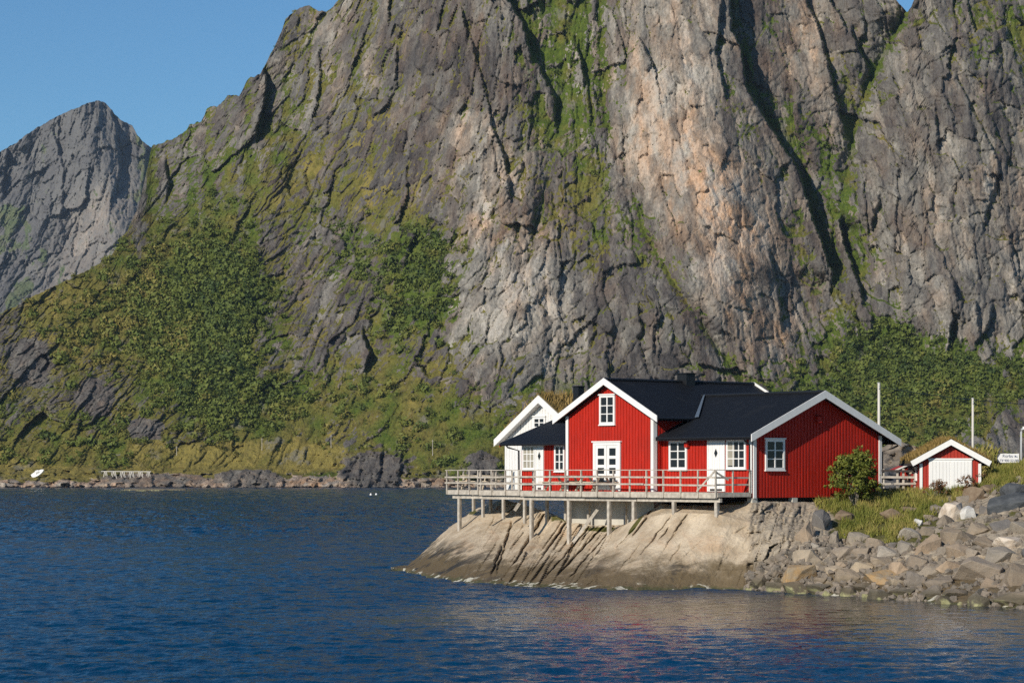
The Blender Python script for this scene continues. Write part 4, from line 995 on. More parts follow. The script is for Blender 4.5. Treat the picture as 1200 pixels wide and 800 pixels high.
# --- white house with a turf roof, behind and left
HA = 4.2
HL, HC = y_at(592,HA), y_at(631.5,HA-.4)
HHW = HL-HC; H_AP = z_at(463.5,HA-.4,HC); h_tip = y_at(580,HA-.4)
H_SL = (H_AP-z_at(515,HA-.4,h_tip))/(h_tip-HC)
wh = empty('white_house', C0+AX*HA+LX*HC, ALPHA)
tag(wh, 'white wooden house with a grass roof behind the left end of the red house', 'house')
hap = H_AP-.1
board_wall('gable_wall', M['white_wall'], wh, -HHW, HHW, 3.9, (lambda s: hap-.2-abs(s)*H_SL, [0]), lambda s, n, z: Vector((-n, s, z)), pitch=.22, over=.15)
board_wall('side_wall', M['white_wall'], wh, 0, 9, 3.9, (lambda s: hap-.2-HHW*H_SL, []), lambda s, n, z: Vector((s, HHW+n, z)), pitch=.22, over=.15)
board_wall('side_wall', M['white_wall'], wh, 0, 9, 3.9, (lambda s: hap-.2-HHW*H_SL, []), lambda s, n, z: Vector((s, -HHW-n, z)), pitch=.22, over=.15)
board_wall('gable_wall', M['white_wall'], wh, -HHW, HHW, 3.9, (lambda s: hap-.2-abs(s)*H_SL, [0]), lambda s, n, z: Vector((9+n, s, z)), pitch=.22, over=.15)
tp = h_tip-HC
mb = MB()
slab_roof(mb, (-.4,tp,hap-tp*H_SL), (9.5,tp,hap-tp*H_SL), (9.5,.001,hap), (-.4,.001,hap), .18)
slab_roof(mb, (9.5,-tp,hap-tp*H_SL), (-.4,-tp,hap-tp*H_SL), (-.4,0,hap), (9.5,0,hap), .18)
wroof = mb.build('roof', M['white'], wh)
for tip in (tp+.03, -tp-.03):
    mb = MB(); zt = H_AP-abs(tip)*H_SL
    mb.prism([(-.46,0,H_AP+.02),(-.46,tip,zt+.02),(-.46,tip,zt-.34),(-.46,0,H_AP-.37)], (.055,0,0)); mb.build('bargeboard', M['white'], wh)
WFR = lambda s, n, z: Vector((-n, s, z))
window(wh, WFR, y_at(633,HA)-HC, z_at(502,HA,HC), .95, z_at(488,HA,HC)-z_at(502,HA,HC), 2, 2)

def blades(n, sampler, h, w, seed, lean=.35):
    """grass blades as thin triangles; sampler(r, n) -> roots"""
    r = np.random.default_rng(seed); p = sampler(r, n)
    hh = h*(.5+.8*r.random(n))[:,None]
    az = r.random(n)*2*np.pi; sd = np.stack([np.cos(az), np.sin(az), 0*az], -1)*w*(.6+.8*r.random(n))[:,None]
    ln = r.normal(size=(n,3))*lean; ln[:,2] = 1; ln[:,0] += .15
    tipv = p+ln/np.linalg.norm(ln, axis=1, keepdims=True)*hh
    return np.stack([p-sd, p+sd, tipv], 1).reshape(-1,3), np.repeat(r.random(n), 3)
def turf(parent, name, x0, x1, tip, ap, sl, n, h, seed, thick=.22):
    """a sod of soil with dry grass on both slopes"""
    mb = MB()
    for sg in (1, -1):
        q = [(x0,sg*tip,ap-tip*sl),(x1,sg*tip,ap-tip*sl),(x1,0,ap),(x0,0,ap)]
        mb.prism(q, (0,0,thick))
    o = mb.build(name, M['turf_soil'], parent)
    def smp(r, n_):
        y = (r.random(n_)*2-1)*tip; x = x0+r.random(n_)*(x1-x0)
        return np.stack([x, y, ap+thick-np.abs(y)*sl-.03], -1)
    co_, ti = blades(n, smp, h, .03, seed)
    big = np.clip(ti*.7+.3*np.repeat(np.sin(co_[::3,0]*2.1)*np.cos(co_[::3,1]*1.7+1)*.5+.5, 3), 0, 1)
    fast_mesh('turf_grass', co_, tri=np.arange(len(co_)).reshape(-1,3), mat=M['dry_turf'], attrs=dict(tint=big), parent=parent)
    return o
def soil():
    m = NT('turf_soil'); n = m.noise(m.coord('Object'), 3, 4)
    return m.out(m.mix(n, (.07,.055,.02), (.16,.115,.04)), .95)
M['turf_soil'] = soil()
turf(wh, 'turf', -.38, 9.4, tp-.1, hap+.01, H_SL, 9000, .38, 21, .16)

# ------------------------------------------------------------------ the deck on its legs
deck = empty('timber_deck', C0, ALPHA)
tag(deck, 'grey timber deck with railings on tall legs in front of the red house', 'deck')
ZD = 4.10
mb = MB()
def planks(x0, x1, y0, y1):
    x = x0
    while x < x1-.02:
        mb.box((x,y0,ZD-.04),(min(x+.138,x1),y1,ZD)); x += .145
SECT = [(-2.2,-.6,.02,5.7),(-2.2,-.6,5.7,13.4),(-.6,-.1,.02,5.6),(-1.25,.03,13.402,17.7),(-.6,.03,12.1,13.4),(.03,4.1,16.2,17.7),(-.25,4.1,17.702,21.4)]
for q in SECT: planks(*q)
mb.build('platform', M['grey_wood'], deck)
mb = MB()
# edge boards, joists and the beam below the edge
mb.box((-2.25,.0,ZD-.25),(-2.203,13.42,ZD-.01)); mb.box((-1.30,13.46,ZD-.24),(-1.253,17.72,ZD-.01)); mb.box((-.30,17.76,ZD-.23),(-.253,21.42,ZD-.01))
mb.box((-2.2,-.03,ZD-.2),(-.12,.017,ZD-.01)); mb.box((-.25,21.405,ZD-.22),(4.1,21.45,ZD-.01)); mb.box((-2.2,13.403,ZD-.24),(-1.31,13.45,ZD-.01)); mb.box((-1.25,17.703,ZD-.24),(-.31,17.75,ZD-.01))
y = .4
while y < 13.3:
    mb.box((-2.18,y,ZD-.2),(-.65,y+.06,ZD-.045)); y += .62
while y < 17.6:
    mb.box((-1.2,y,ZD-.2),(0,y+.06,ZD-.045)); y += .62
while y < 21.3:
    mb.box((-.2,y,ZD-.2),(4.0,y+.06,ZD-.045)); y += .62
mb.build('edge_boards', M['grey_wood'], deck)
for (x, y0, y1) in ((-2.02,-.05,5.3),(-1.98,5.4,9.2),(-2.02,8.9,13.3),(-1.08,13.5,17.6),(-.08,17.8,21.2)):
    mb = MB(); mb.box((x-.07,y0,ZD-.43),(x+.07,y1,ZD-.255)); mb.build('beam', M['grey_wood'], deck)
def railing(p, q, step=1.2, skip_first=False, ext=(0, 0)):
    p, q = Vector((*p, ZD)), Vector((*q, ZD)); d = (q-p); L_ = d.length; d.normalize(); nrm = Vector((0,0,1)).cross(d)*.055
    mb = MB()
    a, b = p-d*ext[0], q+d*ext[1]
    j = lambda: Vector((0,0,random.uniform(-.025,.025)))
    mb.bar(a+Vector((0,0,1.0)), b+Vector((0,0,1.0)), .09, .035)
    # two runs of lower rail with lapped, slightly sagging joints
    for h in (.66, .34):
        cuts_ = [0.0]+[t for t in (.36, .71) if L_ > 5]+[1.0]
        for i in range(len(cuts_)-1):
            t0, t1 = cuts_[i]-.02*(i > 0), cuts_[i+1]+.02*(i < len(cuts_)-2)
            side = nrm*(1 if i % 2 == 0 else 1.9)
            mb.bar(a+(b-a)*t0+Vector((0,0,h))+side+j(), a+(b-a)*t1+Vector((0,0,h))+side+j(), .03, .075)
    r = mb.build('railing', M['grey_wood'], deck)
    n = max(1, round(L_/step))
    for i in range(1 if skip_first else 0, n+1):
        c = p+d*(L_*i/n)
        pm = MB(); pm.bar(c+Vector((0,0,-.22)), c+Vector((0,0,.975)), .06, .07); pm.build('post', M['grey_wood'], r)
railing((-2.27,.03), (-2.27,13.4), 1.12)
railing((-2.27,.03), (-.14,.03), 1.1, True)
railing((-2.27,13.4), (-1.34,13.44), 1.0, True)
railing((-1.33,13.5), (-1.33,17.7), 1.05)
railing((-1.33,17.7), (-.33,17.74), 1.0, True)
railing((-.32,17.8), (-.32,21.44), .9, ext=(.3,.1))
railing((-.32,21.44), (4.0,21.44), 1.05, True)
# the braced gate post at the right end
mb = MB(); g0 = y_at(838,-2.3); mb.bar((-2.3,g0+.02,ZD+.95),(-2.3,g0+1.15,ZD+.05),.035,.08); mb.bar((-2.25,g0,ZD+.9),(-1.5,g0-.02,ZD+.55),.035,.08); mb.build('brace', M['grey_wood'], deck)
LEGS = [(623,-2.02,632),(667,-2.02,638),(714,-2.02,629),(743,-2.02,607),(790,-2.02,600),(840,-2.02,600),(566,-1.08,594),(590,-1.08,596),(615,-1.08,601),(538.5,-.08,612),(641,-.8,613),(663,-.8,612),(555,2.5,600),(733,-.75,617),(690,-.75,615),(575,1.5,596)]
for px, a, pyb in LEGS:
    y = y_at(px, a); zb = z_at(pyb, a, y)-.5; w = .082 if a < -2 or px == 538.5 else .066
    mb = MB(); mb.box((a-w,y-w,zb),(a+w*.1,y+w*.9,ZD-.435 if a in (-2.02,-1.08,-.08) else ZD-.205)); mb.box((a+w*.12,y-w*.8,zb),(a+w*1.1,y+w,ZD-.435 if a in (-2.02,-1.08,-.08) else ZD-.205))
    mb.build('leg', M['grey_wood'], deck)
def brace(px0, py0, a0, px1, py1, a1):
    y0, y1 = y_at(px0,a0), y_at(px1,a1)
    mb = MB(); mb.bar((a0,y0,z_at(py0,a0,y0)),(a1,y1,z_at(py1,a1,y1)),.06,.14); mb.build('brace', M['grey_wood'], deck)
brace(708, 586, -1.0, 671, 636, -2.1)
brace(613, 583, -.6, 603, 598, -1.0)

# picnic tables on the deck
def picnic_table(px, a, rz, label):
    y = y_at(px, a); P = C0+AX*a+LX*y; P.z = ZD+.002
    t = empty('picnic_table', P, ALPHA+rz)
    tag(t, label, 'picnic table', 'picnic tables on the deck')
    mb = MB()
    for k in range(5): mb.box((-.37+k*.15,-.85,.70),(-.37+k*.15+.135,.85,.74))
    mb.build('table_top', M['pale_wood'], t)
    for sg in (-1, 1):
        mb = MB()
        for k in (0, 1): mb.box((sg*.72-.14+k*.145,-.85,.42),(sg*.72-.14+k*.145+.135,.85,.455))
        mb.build('bench', M['pale_wood'], t)
    for ye in (-.58, .58):
        mb = MB(); mb.bar((-.68,ye,0),(-.22,ye,.695),.05,.1); mb.bar((.68,ye+.055,0),(.22,ye+.055,.695),.05,.1); mb.bar((-.84,ye-.055,.375),(.84,ye-.055,.375),.045,.09)
        mb.build('leg_frame', M['pale_wood'], t)
picnic_table(660, -1.35, 0, 'pale picnic table on the deck below the narrow window of the red house')
picnic_table(697, -1.35, 0, 'pale wooden picnic table on the deck just left of the double glass door')
picnic_table(559, 1.3, .5, 'wooden picnic table on the far corner of the deck, left of the white house')

# ------------------------------------------------------------------ boathouse with turf roof
GD = 118.0
def gx(px, d=GD): return (px-600)/F*d
def gz(py, d=GD): return CAM_Z-(py-HOR)*d/F
gcx = gx(1113.5)
GROT = math.radians(-3)
bh = empty('boathouse', (gcx, GD, 0), GROT)
tag(bh, 'small red boathouse with grassy roof and wide white door', 'boathouse')
hw_ = (gx(1149.5)-gx(1078))/2; gap = gz(517); gsl = (gz(517)-gz(542.5))/(gx(1160)-gx(1113.5))
gb = 3.9
board_wall('front_wall', M['red_dull'], bh, -hw_, hw_, gb, (lambda s: gap-.22-abs(s)*gsl, [0]), lambda s, n, z: Vector((s, -n, z)), pitch=.16, over=.11)
for sg in (-1, 1):
    board_wall('side_wall', M['red_dull'], bh, 0, 5, gb, (lambda s: gap-.22-hw_*gsl, []), (lambda sg: lambda s, n, z: Vector((sg*(hw_+n), s, z)))(sg), pitch=.16, over=.11)
board_wall('rear_wall', M['red_dull'], bh, -hw_, hw_, gb, (lambda s: gap-.22-abs(s)*gsl, [0]), lambda s, n, z: Vector((s, 5+n, z)), pitch=.16, over=.11)
tp2 = gx(1160)-gx(1113.5)
mb = MB()
slab_roof(mb, (-tp2,5.3,gap-.02-tp2*gsl),(-tp2,-.32,gap-.02-tp2*gsl),(0,-.32,gap-.02),(0,5.3,gap-.02),.1)
slab_roof(mb, (tp2,-.32,gap-.02-tp2*gsl),(tp2,5.3,gap-.02-tp2*gsl),(.001,5.3,gap-.02),(.001,-.32,gap-.02),.1)
gr = mb.build('roof', M['dark_wood'], bh)
for sg in (-1, 1):
    mb = MB(); t = sg*(tp2+.03); mb.prism([(0,-.37,gap+.1),(t,-.37,gap+.1-abs(t)*gsl),(t-sg*.12,-.37,gap-.12-abs(t)*gsl),(0,-.37,gap-.17)],(0,.045,0)); mb.build('bargeboard', M['white'], bh)
    mb = MB(); a, b = sorted((sg*hw_, sg*(hw_-.13))); mb.box((a,-.07,gb),(b,-.03,gap-.25-hw_*gsl)); mb.build('corner_board', M['white'], bh)
# turf (slopes along x here): reuse by rotating the sod
tr = empty('roof_turf_base', (0,0,0), -math.pi/2, bh)
tr.name = 'sod'
sod = turf(tr, 'turf', -5.25, .3, tp2-.02, gap-.015, gsl, 5000, .22, 31, .14)
for c in list(tr.children):
    mw = Matrix.Rotation(-math.pi/2, 4, 'Z'); c.data.transform(mw); c.parent = bh
bpy.data.objects.remove(tr)
dx0, dx1 = gx(1088.5)-gcx, gx(1138.5)-gcx; dzt = gz(538.5)
mb = MB(); mb.box((dx0,-.09,gb),(dx1,-.03,dzt)); w_ = (dx1-dx0)/2
for k in range(2):
    for j in range(6): mb.box((dx0+k*w_+.02+j*(w_-.04)/6,-.108,gb+.1),(dx0+k*w_+.02+(j+1)*(w_-.04)/6-.012,-.091,dzt-.08))
mb.box((dx0-.05,-.12,dzt),(dx1+.05,-.03,dzt+.07))
mb.build('door', M['white'], bh)
window(bh, lambda s, n, z: Vector((-hw_-n, s, z)), 1.2, gb+.75, .8, .55, 2, 1, fw=.07)

# a small red gable seen past the fence
sh = empty('red_shed', P3(1062,580,124)*1.0, math.radians(8)); sh.location.z = 3.7
tag(sh, 'tiny red shed with white verge peeping out between the fence and the boathouse', 'shed')
hz_ = P3(1062,544.5,124).z-3.7
board_wall('wall', M['red_dull'], sh, -.28, .28, .35, (lambda s: hz_-.12-abs(s)*.42, [0]), lambda s, n, z: Vector((s,-n,z)), pitch=.14, over=.1)
mb = MB(); mb.prism([(-.6,-.12,hz_-.25),(-.6,1.0,hz_-.25),(0,1.0,hz_),(0,-.12,hz_)],(0,0,-.06)); mb.prism([(.6,1.0,hz_-.25),(.6,-.12,hz_-.25),(0.001,-.12,hz_),(0.001,1.0,hz_)],(0,0,-.06)); mb.build('roof', M['red_dull'], sh)
mb = MB()
for sg in (-1,1): mb.prism([(0,-.15,hz_+.02),(sg*.62,-.15,hz_-.24),(sg*.62,-.15,hz_-.31),(0,-.15,hz_-.06)],(0,.027,0))
mb.build('verge_board', M['white'], sh)

# ------------------------------------------------------------------ fence beside the house
fn_ = empty('plank_fence', P3(1053,578,119.5))
tag(fn_, 'short fence of weathered horizontal rails between the red house and the boathouse', 'fence')
f0 = fn_.location.copy()
def rel(px, py, d=119.5): return P3(px, py, d)-f0
for px, t in ((1035,549),(1051.5,550),(1058.5,549),(1072,550.5)):
    mb = MB(); mb.bar(rel(px,590), rel(px,t), .1, .1); mb.build('post', M['grey_wood'], fn_)
for i, yy in enumerate((551.5,558.5,566.5,573.5)):
    mb = MB(); mb.bar(rel(1032,yy+random.uniform(-.6,.6),119.38), rel(1073.5,yy+random.uniform(-.6,.6),119.38), .035, .1); mb.build('rail', M['dark_wood' if i in (0,3) else 'grey_wood'], fn_)
mb = MB(); mb.bar(rel(1059,566,119.7), rel(1069,551,119.7), .04, .08); mb.bar(rel(1057,575,119.7), rel(1064,562,119.7), .04, .08); mb.build('brace', M['pale_wood'], fn_)

# ------------------------------------------------------------------ poles, wire, lamp, sign
def pole(px, top, d, zb, r, label):
    o = empty('utility_pole', ((px-600)/F*d, d, zb)); tag(o, label, 'pole', 'poles behind the house and boathouse')
    h = P3(px, top, d).z-zb
    mb = MB(); mb.tube([(0,0,0),(0,0,h)], r, 10, r*.8); mb.build('shaft', M['pole'], o, smooth=True)
    mb = MB(); mb.tube([(0,0,h-.35),(0,-r*1.6,h-.3),(0,-r*1.6,h-.12)], r*.35, 6); mb.tube([(0,0,h),(0,0,h+.05)], r*1.0, 10); mb.build('insulator', M['steel'], o)
    return o
pole(1030, 449, 150, 3.2, .095, 'thick pale pole rising behind the right gable of the red house')
pole(1140, 467, 158, 3.5, .085, 'slim pale pole rising behind the grassy boathouse roof')
wa, wb_ = P3(1030.5,453.5,150), P3(1330,473,196)
pts = [wa+(wb_-wa)*t+Vector((0,0,-.5*4*t*(1-t))) for t in np.linspace(0,1,24)]
mb = MB(); mb.tube(pts, .022, 5); w = mb.build('overhead_wire', M['black_metal']); tag(w, 'thin dark overhead wire running right from the thick pole', 'wire')
lp = empty('street_lamp', P3(1196.5,560,142)); tag(lp, 'grey street lamp at the right edge behind the sign', 'street lamp')
lb = lp.location.copy(); lr = lambda px, py: P3(px, py, 142)-lb
mb = MB(); mb.tube([(0,0,-1),lr(1196.5,506),lr(1197.2,503),lr(1199.5,501.5)], .055, 8); mb.build('post', M['steel'], lp, smooth=True)
mb = MB(); mb.box(tuple(lr(1198.5,501.8)-Vector((0,.1,.06))), tuple(lr(1206,500.2)+Vector((0,.1,.03)))); mb.build('lamp_head', M['white'], lp, bevel=.02)

SD = 121.0
sg_ = empty('road_sign', P3(1182.5,549,SD)); tag(sg_, 'white arrow-shaped sign pointing left on the grass by the boulders', 'sign')
s0_ = sg_.location.copy(); sr = lambda px, py, dy=0.0: P3(px, py, SD)-s0_+Vector((0,dy,0))
mb = MB(); mb.prism([sr(1168.8,536.8),sr(1172.5,541.9),sr(1194.2,541.9),sr(1194.2,531.2),sr(1172.5,531.2)], (0,.04,0)); mb.build('panel', M['white'], sg_)
mb = MB()
mb.prism([sr(1168.8,536.8,-.004),sr(1172.5,531.2,-.004),sr(1170.2,531.2,-.004),sr(1168.4,534.5,-.004)], (0,.03,0)); mb.prism([sr(1168.8,536.8,-.004),sr(1168.4,539.2,-.004),sr(1170.2,541.9,-.004),sr(1172.5,541.9,-.004)], (0,.03,0)); mb.build('arrow_corners', M['dark_rock'], sg_)
mb = MB(); mb.bar(sr(1191,541.6,.06), sr(1191,556,.06), .07); mb.build('post', M['dark_wood'], sg_)
def ink():
    m = NT('blue_grey_sign_lettering'); return m.out((.06,.08,.15), .6)
M['ink'] = ink()
def words_(txt, px, py, h):
    fc = bpy.data.curves.new('lettering', 'FONT'); fc.body = txt; fc.size = h; fc.extrude = .004; fc.align_x = 'CENTER'
    o = bpy.data.objects.new('lettering', fc); sc.collection.objects.link(o); o.parent = sg_
    fc.materials.append(M['ink']); me = bpy.data.meshes.new_from_object(o.evaluated_get(bpy.context.evaluated_depsgraph_get()))
    bpy.data.objects.remove(o); o = link_mesh('lettering', me, sg_); o.location = sr(px, py, -.006); o.rotation_euler = (math.pi/2, 0, 0)
words_('Rorbu', 1181, 535.6, .20); words_('Tlf 900 52 000', 1183.2, 540.6, .16)
mb = MB()   # bed pictogram
mb.box(tuple(sr(1189,535.2,-.012)), tuple(sr(1192.2,534.4,-.002))); mb.box(tuple(sr(1189,535.7,-.012)), tuple(sr(1189.35,533.2,-.002))); mb.box(tuple(sr(1191.9,535.7,-.012)), tuple(sr(1192.2,535.2,-.002))); mb.box(tuple(sr(1189.5,534.3,-.012)), tuple(sr(1190.5,533.6,-.002))); mb.build('bed_symbol', M['ink'], sg_)

# ------------------------------------------------------------------ shrub in front of the gable
SP = P3(1002,585,116.4)
bush = empty('shrub', SP); tag(bush, 'rounded leafy green shrub growing against the right gable of the red house', 'shrub')
rb = np.random.default_rng(77); mb = MB(); tips = []
for k in range(13):
    az = rb.random()*2*math.pi; sp = .25+.75*rb.random(); hgt = 1.3+.8*rb.random()
    p = [Vector((.12*math.cos(az),.12*math.sin(az),-.3))]
    for t in (.25,.5,.75,1):
        p.append(Vector((sp*t**.8*math.cos(az)+rb.normal()*.05, sp*t**.8*math.sin(az)*.8+rb.normal()*.05, hgt*t)))
    mb.tube(p, .022, 5, .006); tips += p[2:]
    for j in (2,3):
        q = p[j]+Vector((rb.normal()*.35, rb.normal()*.3, .25+.2*rb.random())); mb.tube([p[j], (p[j]+q)/2+Vector((0,0,.05)), q], .01, 4, .004); tips.append(q)
mb.build('stems', M['bark'], bush)
cl = []
for k in range(150):
    d = rb.normal(size=3); d /= np.linalg.norm(d); rr = rb.random()**.35
    wdn = 1+.55*max(0.0, -d[2]); c = np.array([d[0]*1.05*rr*wdn, d[1]*.85*rr*wdn, 1.12+d[2]*1.2*rr])
    if c[2] > .12 and fbm(c[:1]*1.7+9, c[2:]*1.7, 2, 500)[0] > -.28: cl.append(c)
cl += [np.array(t) for t in tips if t.z > .4]
cl = np.array(cl)
tri, tint = leaf_cloud(cl, .16+.14*rb.random(len(cl)), 40, .24, 1.0, 5)
tint = np.clip(tint*.9 + .35*np.repeat(rb.random(len(cl)), 40*3), 0, 1)
ok = np.repeat(tri.reshape(-1,3,3)[:,:,2].min(1) > .02, 3)
tri, tint = tri[ok], tint[ok]
fast_mesh('foliage', tri, tri=np.arange(len(tri)).reshape(-1,3), mat=M['leaf'], attrs=dict(tint=tint), parent=bush)
for k, (px, py, d, hh, lab) in enumerate([(1135,575,116.6,.75,'red-brown leafy weed standing in front of the white boathouse door, right corner'),(1098,578,116.4,.5,'low red-brown weed at the left foot of the white boathouse door')]):
    wd = empty('tall_weed', P3(px,py,d)); tag(wd, lab, 'weed', 'weeds by the boathouse door')
    c = np.array([[rb.normal()*.22, rb.normal()*.15, rb.random()*hh] for _ in range(26)])
    st = MB()
    for q in c[:12]: st.tube([(q[0]*.4,q[1]*.4,-.2),(q[0],q[1],q[2]+.1)], .008, 4)
    st.build('stems', M['bark'], wd)
    tri, tint = leaf_cloud(c, np.full(26,.13), 26, .28, 1.2, 60+k)
    fast_mesh('foliage', tri, tri=np.arange(len(tri)).reshape(-1,3), mat=M['red_leaf'], attrs=dict(tint=np.clip(tint*2,0,1)), parent=wd)

# ------------------------------------------------------------------ boulders of the bank
import bmesh
from mathutils import noise as mnoise
def rock_mesh(seed, rough=.035, n=15, cuts=3):
    r = random.Random(seed); bm = bmesh.new()
    for _ in range(n):
        v = Vector((r.gauss(0,1), r.gauss(0,1), r.gauss(0,1))).normalized()
        v = Vector([math.copysign(abs(c)**.72, c) for c in v]); v *= .85+.25*r.random()
        bm.verts.new(v)
    bmesh.ops.convex_hull(bm, input=bm.verts)
    loose = [v for v in bm.verts if not v.link_faces]
    if loose: bmesh.ops.delete(bm, geom=loose, context='VERTS')
    bmesh.ops.dissolve_limit(bm, angle_limit=math.radians(16), verts=bm.verts, edges=bm.edges)
    bmesh.ops.triangulate(bm, faces=bm.faces)
    bmesh.ops.bevel(bm, geom=bm.edges, offset=.028, segments=1, affect='EDGES', profile=.6)
    bmesh.ops.triangulate(bm, faces=bm.faces)
    bmesh.ops.subdivide_edges(bm, edges=[e for e in bm.edges if e.calc_length() > .35], cuts=cuts, use_grid_fill=True)
    bmesh.ops.triangulate(bm, faces=bm.faces)
    o = Vector((seed*3.1, 0, 0))
    for v in bm.verts:
        v.co += v.co.normalized()*(rough*1.3*mnoise.fractal(v.co*1.8+o, 1.0, 2.0, 4))
    bmesh.ops.recalc_face_normals(bm, faces=bm.faces)
    me = bpy.data.meshes.new('boulder'); bm.to_mesh(me); bm.free(); me.materials.append(M['boulder'])
    return me
ROCKS = [rock_mesh(k) for k in range(14)]
def boulder(px, py, w, h, mat=None, label=None, rock=None, tilt=None, sink=.25, group='boulders of the shore bank', name='boulder'):
    d = on_bank(px, py); k = d/F
    sx, sz = w*k*.60, h*k*.64; sy = (sx+sz)*.5*random.uniform(.8,1.15)
    me = ROCKS[random.randrange(len(ROCKS))] if rock is None else ROCKS[rock]
    if mat: me = me.copy(); me.materials.clear(); me.materials.append(M[mat])
    o = link_mesh(name, me)
    o.location = P3(px, py, d)+Vector((0, -sy*sink, 0))
    o.scale = (sx, sy, sz)
    o.rotation_euler = (random.uniform(-.25,.25), random.uniform(-.3,.3) if tilt is None else tilt, random.uniform(-.5,.5))
    tag(o, label or 'angular grey-brown boulder piled in the shore bank below the grass', 'boulder', group)
    return o
TAKEN = []
def put(px, py, w, h, **kw):
    TAKEN.append((px, py, w, h)); return boulder(px, py, w, h, **kw)
put(943,630,20,36, tilt=.15); put(960,616,20,36, tilt=.2); put(977,636,11,26, tilt=.1); put(965,648,17,17); put(989,650,26,20); put(1010,649,24,18)
put(935,674,42,24, mat='orange_rock', label='broad flat-topped ochre boulder near the water left of the grey ones'); put(991,679,30,24); put(977,670,22,14)
put(1028,680,42,24, mat='orange_rock', label='boulder with an orange-stained right shoulder just above the waterline')
put(1061,645,26,22); put(1084,643,36,24, tilt=-.5); put(1119,632,46,28, tilt=-.2); put(1122,650,26,26)
put(1114,605,26,34, mat='white_rock', label='large pale pinkish upright boulder high in the bank below the boathouse door', tilt=.2)
put(1108,587,12,9, mat='chalk_rock', label='small bright white rock sitting on top of the pinkish boulder')
put(1134,606,18,26, mat='chalk_rock', label='pale whitish boulder leaning beside the large pinkish one', tilt=-.3)
put(1076,614,11,13, mat='chalk_rock', label='small pointed white rock at the lower edge of the grass')
put(1140,583,30,22, mat='brown_rock', label='dark brown boulder below the right corner of the boathouse')
put(1180,594,52,28, mat='dark_rock', label='big blue-grey angular boulder at the right edge below the sign', tilt=-.25); put(1190,578,36,22, mat='dark_rock', label='dark blue-grey boulder on the grass right below the sign')
put(1158,577,22,18, mat='brown_rock', label='brown boulder wedged in the grass between the boathouse and the dark boulders')
put(1145,674,52,36); put(1193,680,40,36); put(1162,686,24,28); put(1183,638,38,18, mat='white_rock', label='long pale slab lying across the right end of the bank')
put(1152,640,26,18); put(1052,668,28,20); put(1090,671,28,15); put(1031,660,26,15); put(1042,649,30,15); put(1105,612,18,18)
put(1170,618,30,18); put(1195,622,26,20); put(1128,588,16,14); put(1215,650,34,26); put(1225,610,36,30)
put(1046,604,26,14, label='low brown rock half buried in the grass below the fence', mat='brown_rock'); put(1064,598,18,10, label='flat grey-brown rock half buried in the grass left of the white rocks', mat='brown_rock'); put(988,606,22,14, label='grey-brown rock sunk in the grass below the shrub', mat='brown_rock')
put(890,684,22,18); put(910,688,26,16); put(958,690,26,14); put(1012,690,26,14); put(1058,696,30,16); put(1090,697,26,16); put(1120,698,30,16)
ROCKTOP = [(870,678),(885,672),(905,655),(930,645),(960,632),(990,630),(1010,634),(1040,642),(1060,632),(1075,618),(1090,604),(1110,590),(1140,580),(1160,576),(1180,570),(1200,566),(1260,560)]
cand = np.random.default_rng(9); n_b = 0
for size in (36, 28, 21, 15, 11):
    for _ in range(1500):
        px = cand.uniform(878, 1245); y0, y1 = lin(ROCKTOP, px), lin(WATER, px)+1
        py = cand.uniform(y0, y1)
        w, h = size*cand.uniform(.8,1.35), size*cand.uniform(.6,.95)
        if px < 930 and size > 14: continue
        if all(((px-a)/((w+c)*.40))**2+((py-b)/((h+e)*.40))**2 > 1 for a, b, c, e in TAKEN) and n_b < 190:
            put(px, py, w, h); n_b += 1
# fist-sized rubble between them
base = [rock_mesh(k, .06, 16, 0) for k in range(40, 44)]
cos, tris, off = [], [], 0
for _ in range(1300):
    px = cand.uniform(872, 1250); y0, y1 = lin(ROCKTOP, px)-3, lin(WATER, px)+2; py = cand.uniform(y0, y1); d = on_bank(px, py)-cand.uniform(-.1,.15)
    me = base[cand.integers(4)]; v = np.array([q.co for q in me.vertices]); me.calc_loop_triangles()
    t = np.array([q.vertices for q in me.loop_triangles])
    s = cand.uniform(.06,.2); R_ = np.array(Matrix.Rotation(cand.uniform(0,6), 3, Vector(cand.normal(size=3)).normalized()))
    cos.append(v*s*np.array([1.2,1,.8])@R_.T+np.array(P3(px,py,d))); tris.append(t+off); off += len(v)
rub = fast_mesh('rubble', np.concatenate(cos), tri=np.concatenate(tris), mat=plain_rock('small_rubble_rock', (.12,.105,.085), (.26,.21,.16), (.34,.30,.24)))
tag(rub, 'loose small stones filling the gaps between the shore boulders', 'rubble', kind='stuff')

# ------------------------------------------------------------------ grass of the bank
def bank_smp(r, n):
    out_ = []
    while len(out_) < n:
        px = r.uniform(955, 1270); top_ = lin([(a,b) for a,b,_ in CREST], px); bot = lin(ROCKTOP, px)+r.uniform(-2,5)
        if r.random() < .30:
            d0_ = lin([(a,c) for a,_,c in CREST], px); z0_ = CAM_Z-(top_-HOR)*d0_/F; d = d0_+r.uniform(0,5)**1.0
            out_.append(((px-600)/F*d, d, z0_-.05)); continue
        py = r.uniform(top_-.5, max(top_+3, bot))
        if px < 985 and py > 600: continue
        nz = fbm(np.array([px/16.]), np.array([py/9.]), 3, 400)[0]
        if nz < -.16 + .26*(py-604)/40*(px < 1100): continue
        d = on_bank(px, py); out_.append(tuple(P3(px, py+.5, d+.03)))
    return np.array(out_)
gco, gti = blades(36000, bank_smp, .34, .022, 41, .45)
patch = fbm(gco[::3,0]/1.6, gco[::3,1]/1.6, 3, 410)
gti = np.clip(gti*.65 + .35 + .8*np.repeat(patch, 3) - .15, 0, 1)
grass = fast_mesh('grass', gco, tri=np.arange(len(gco)).reshape(-1,3), mat=M['grass'], attrs=dict(tint=gti))
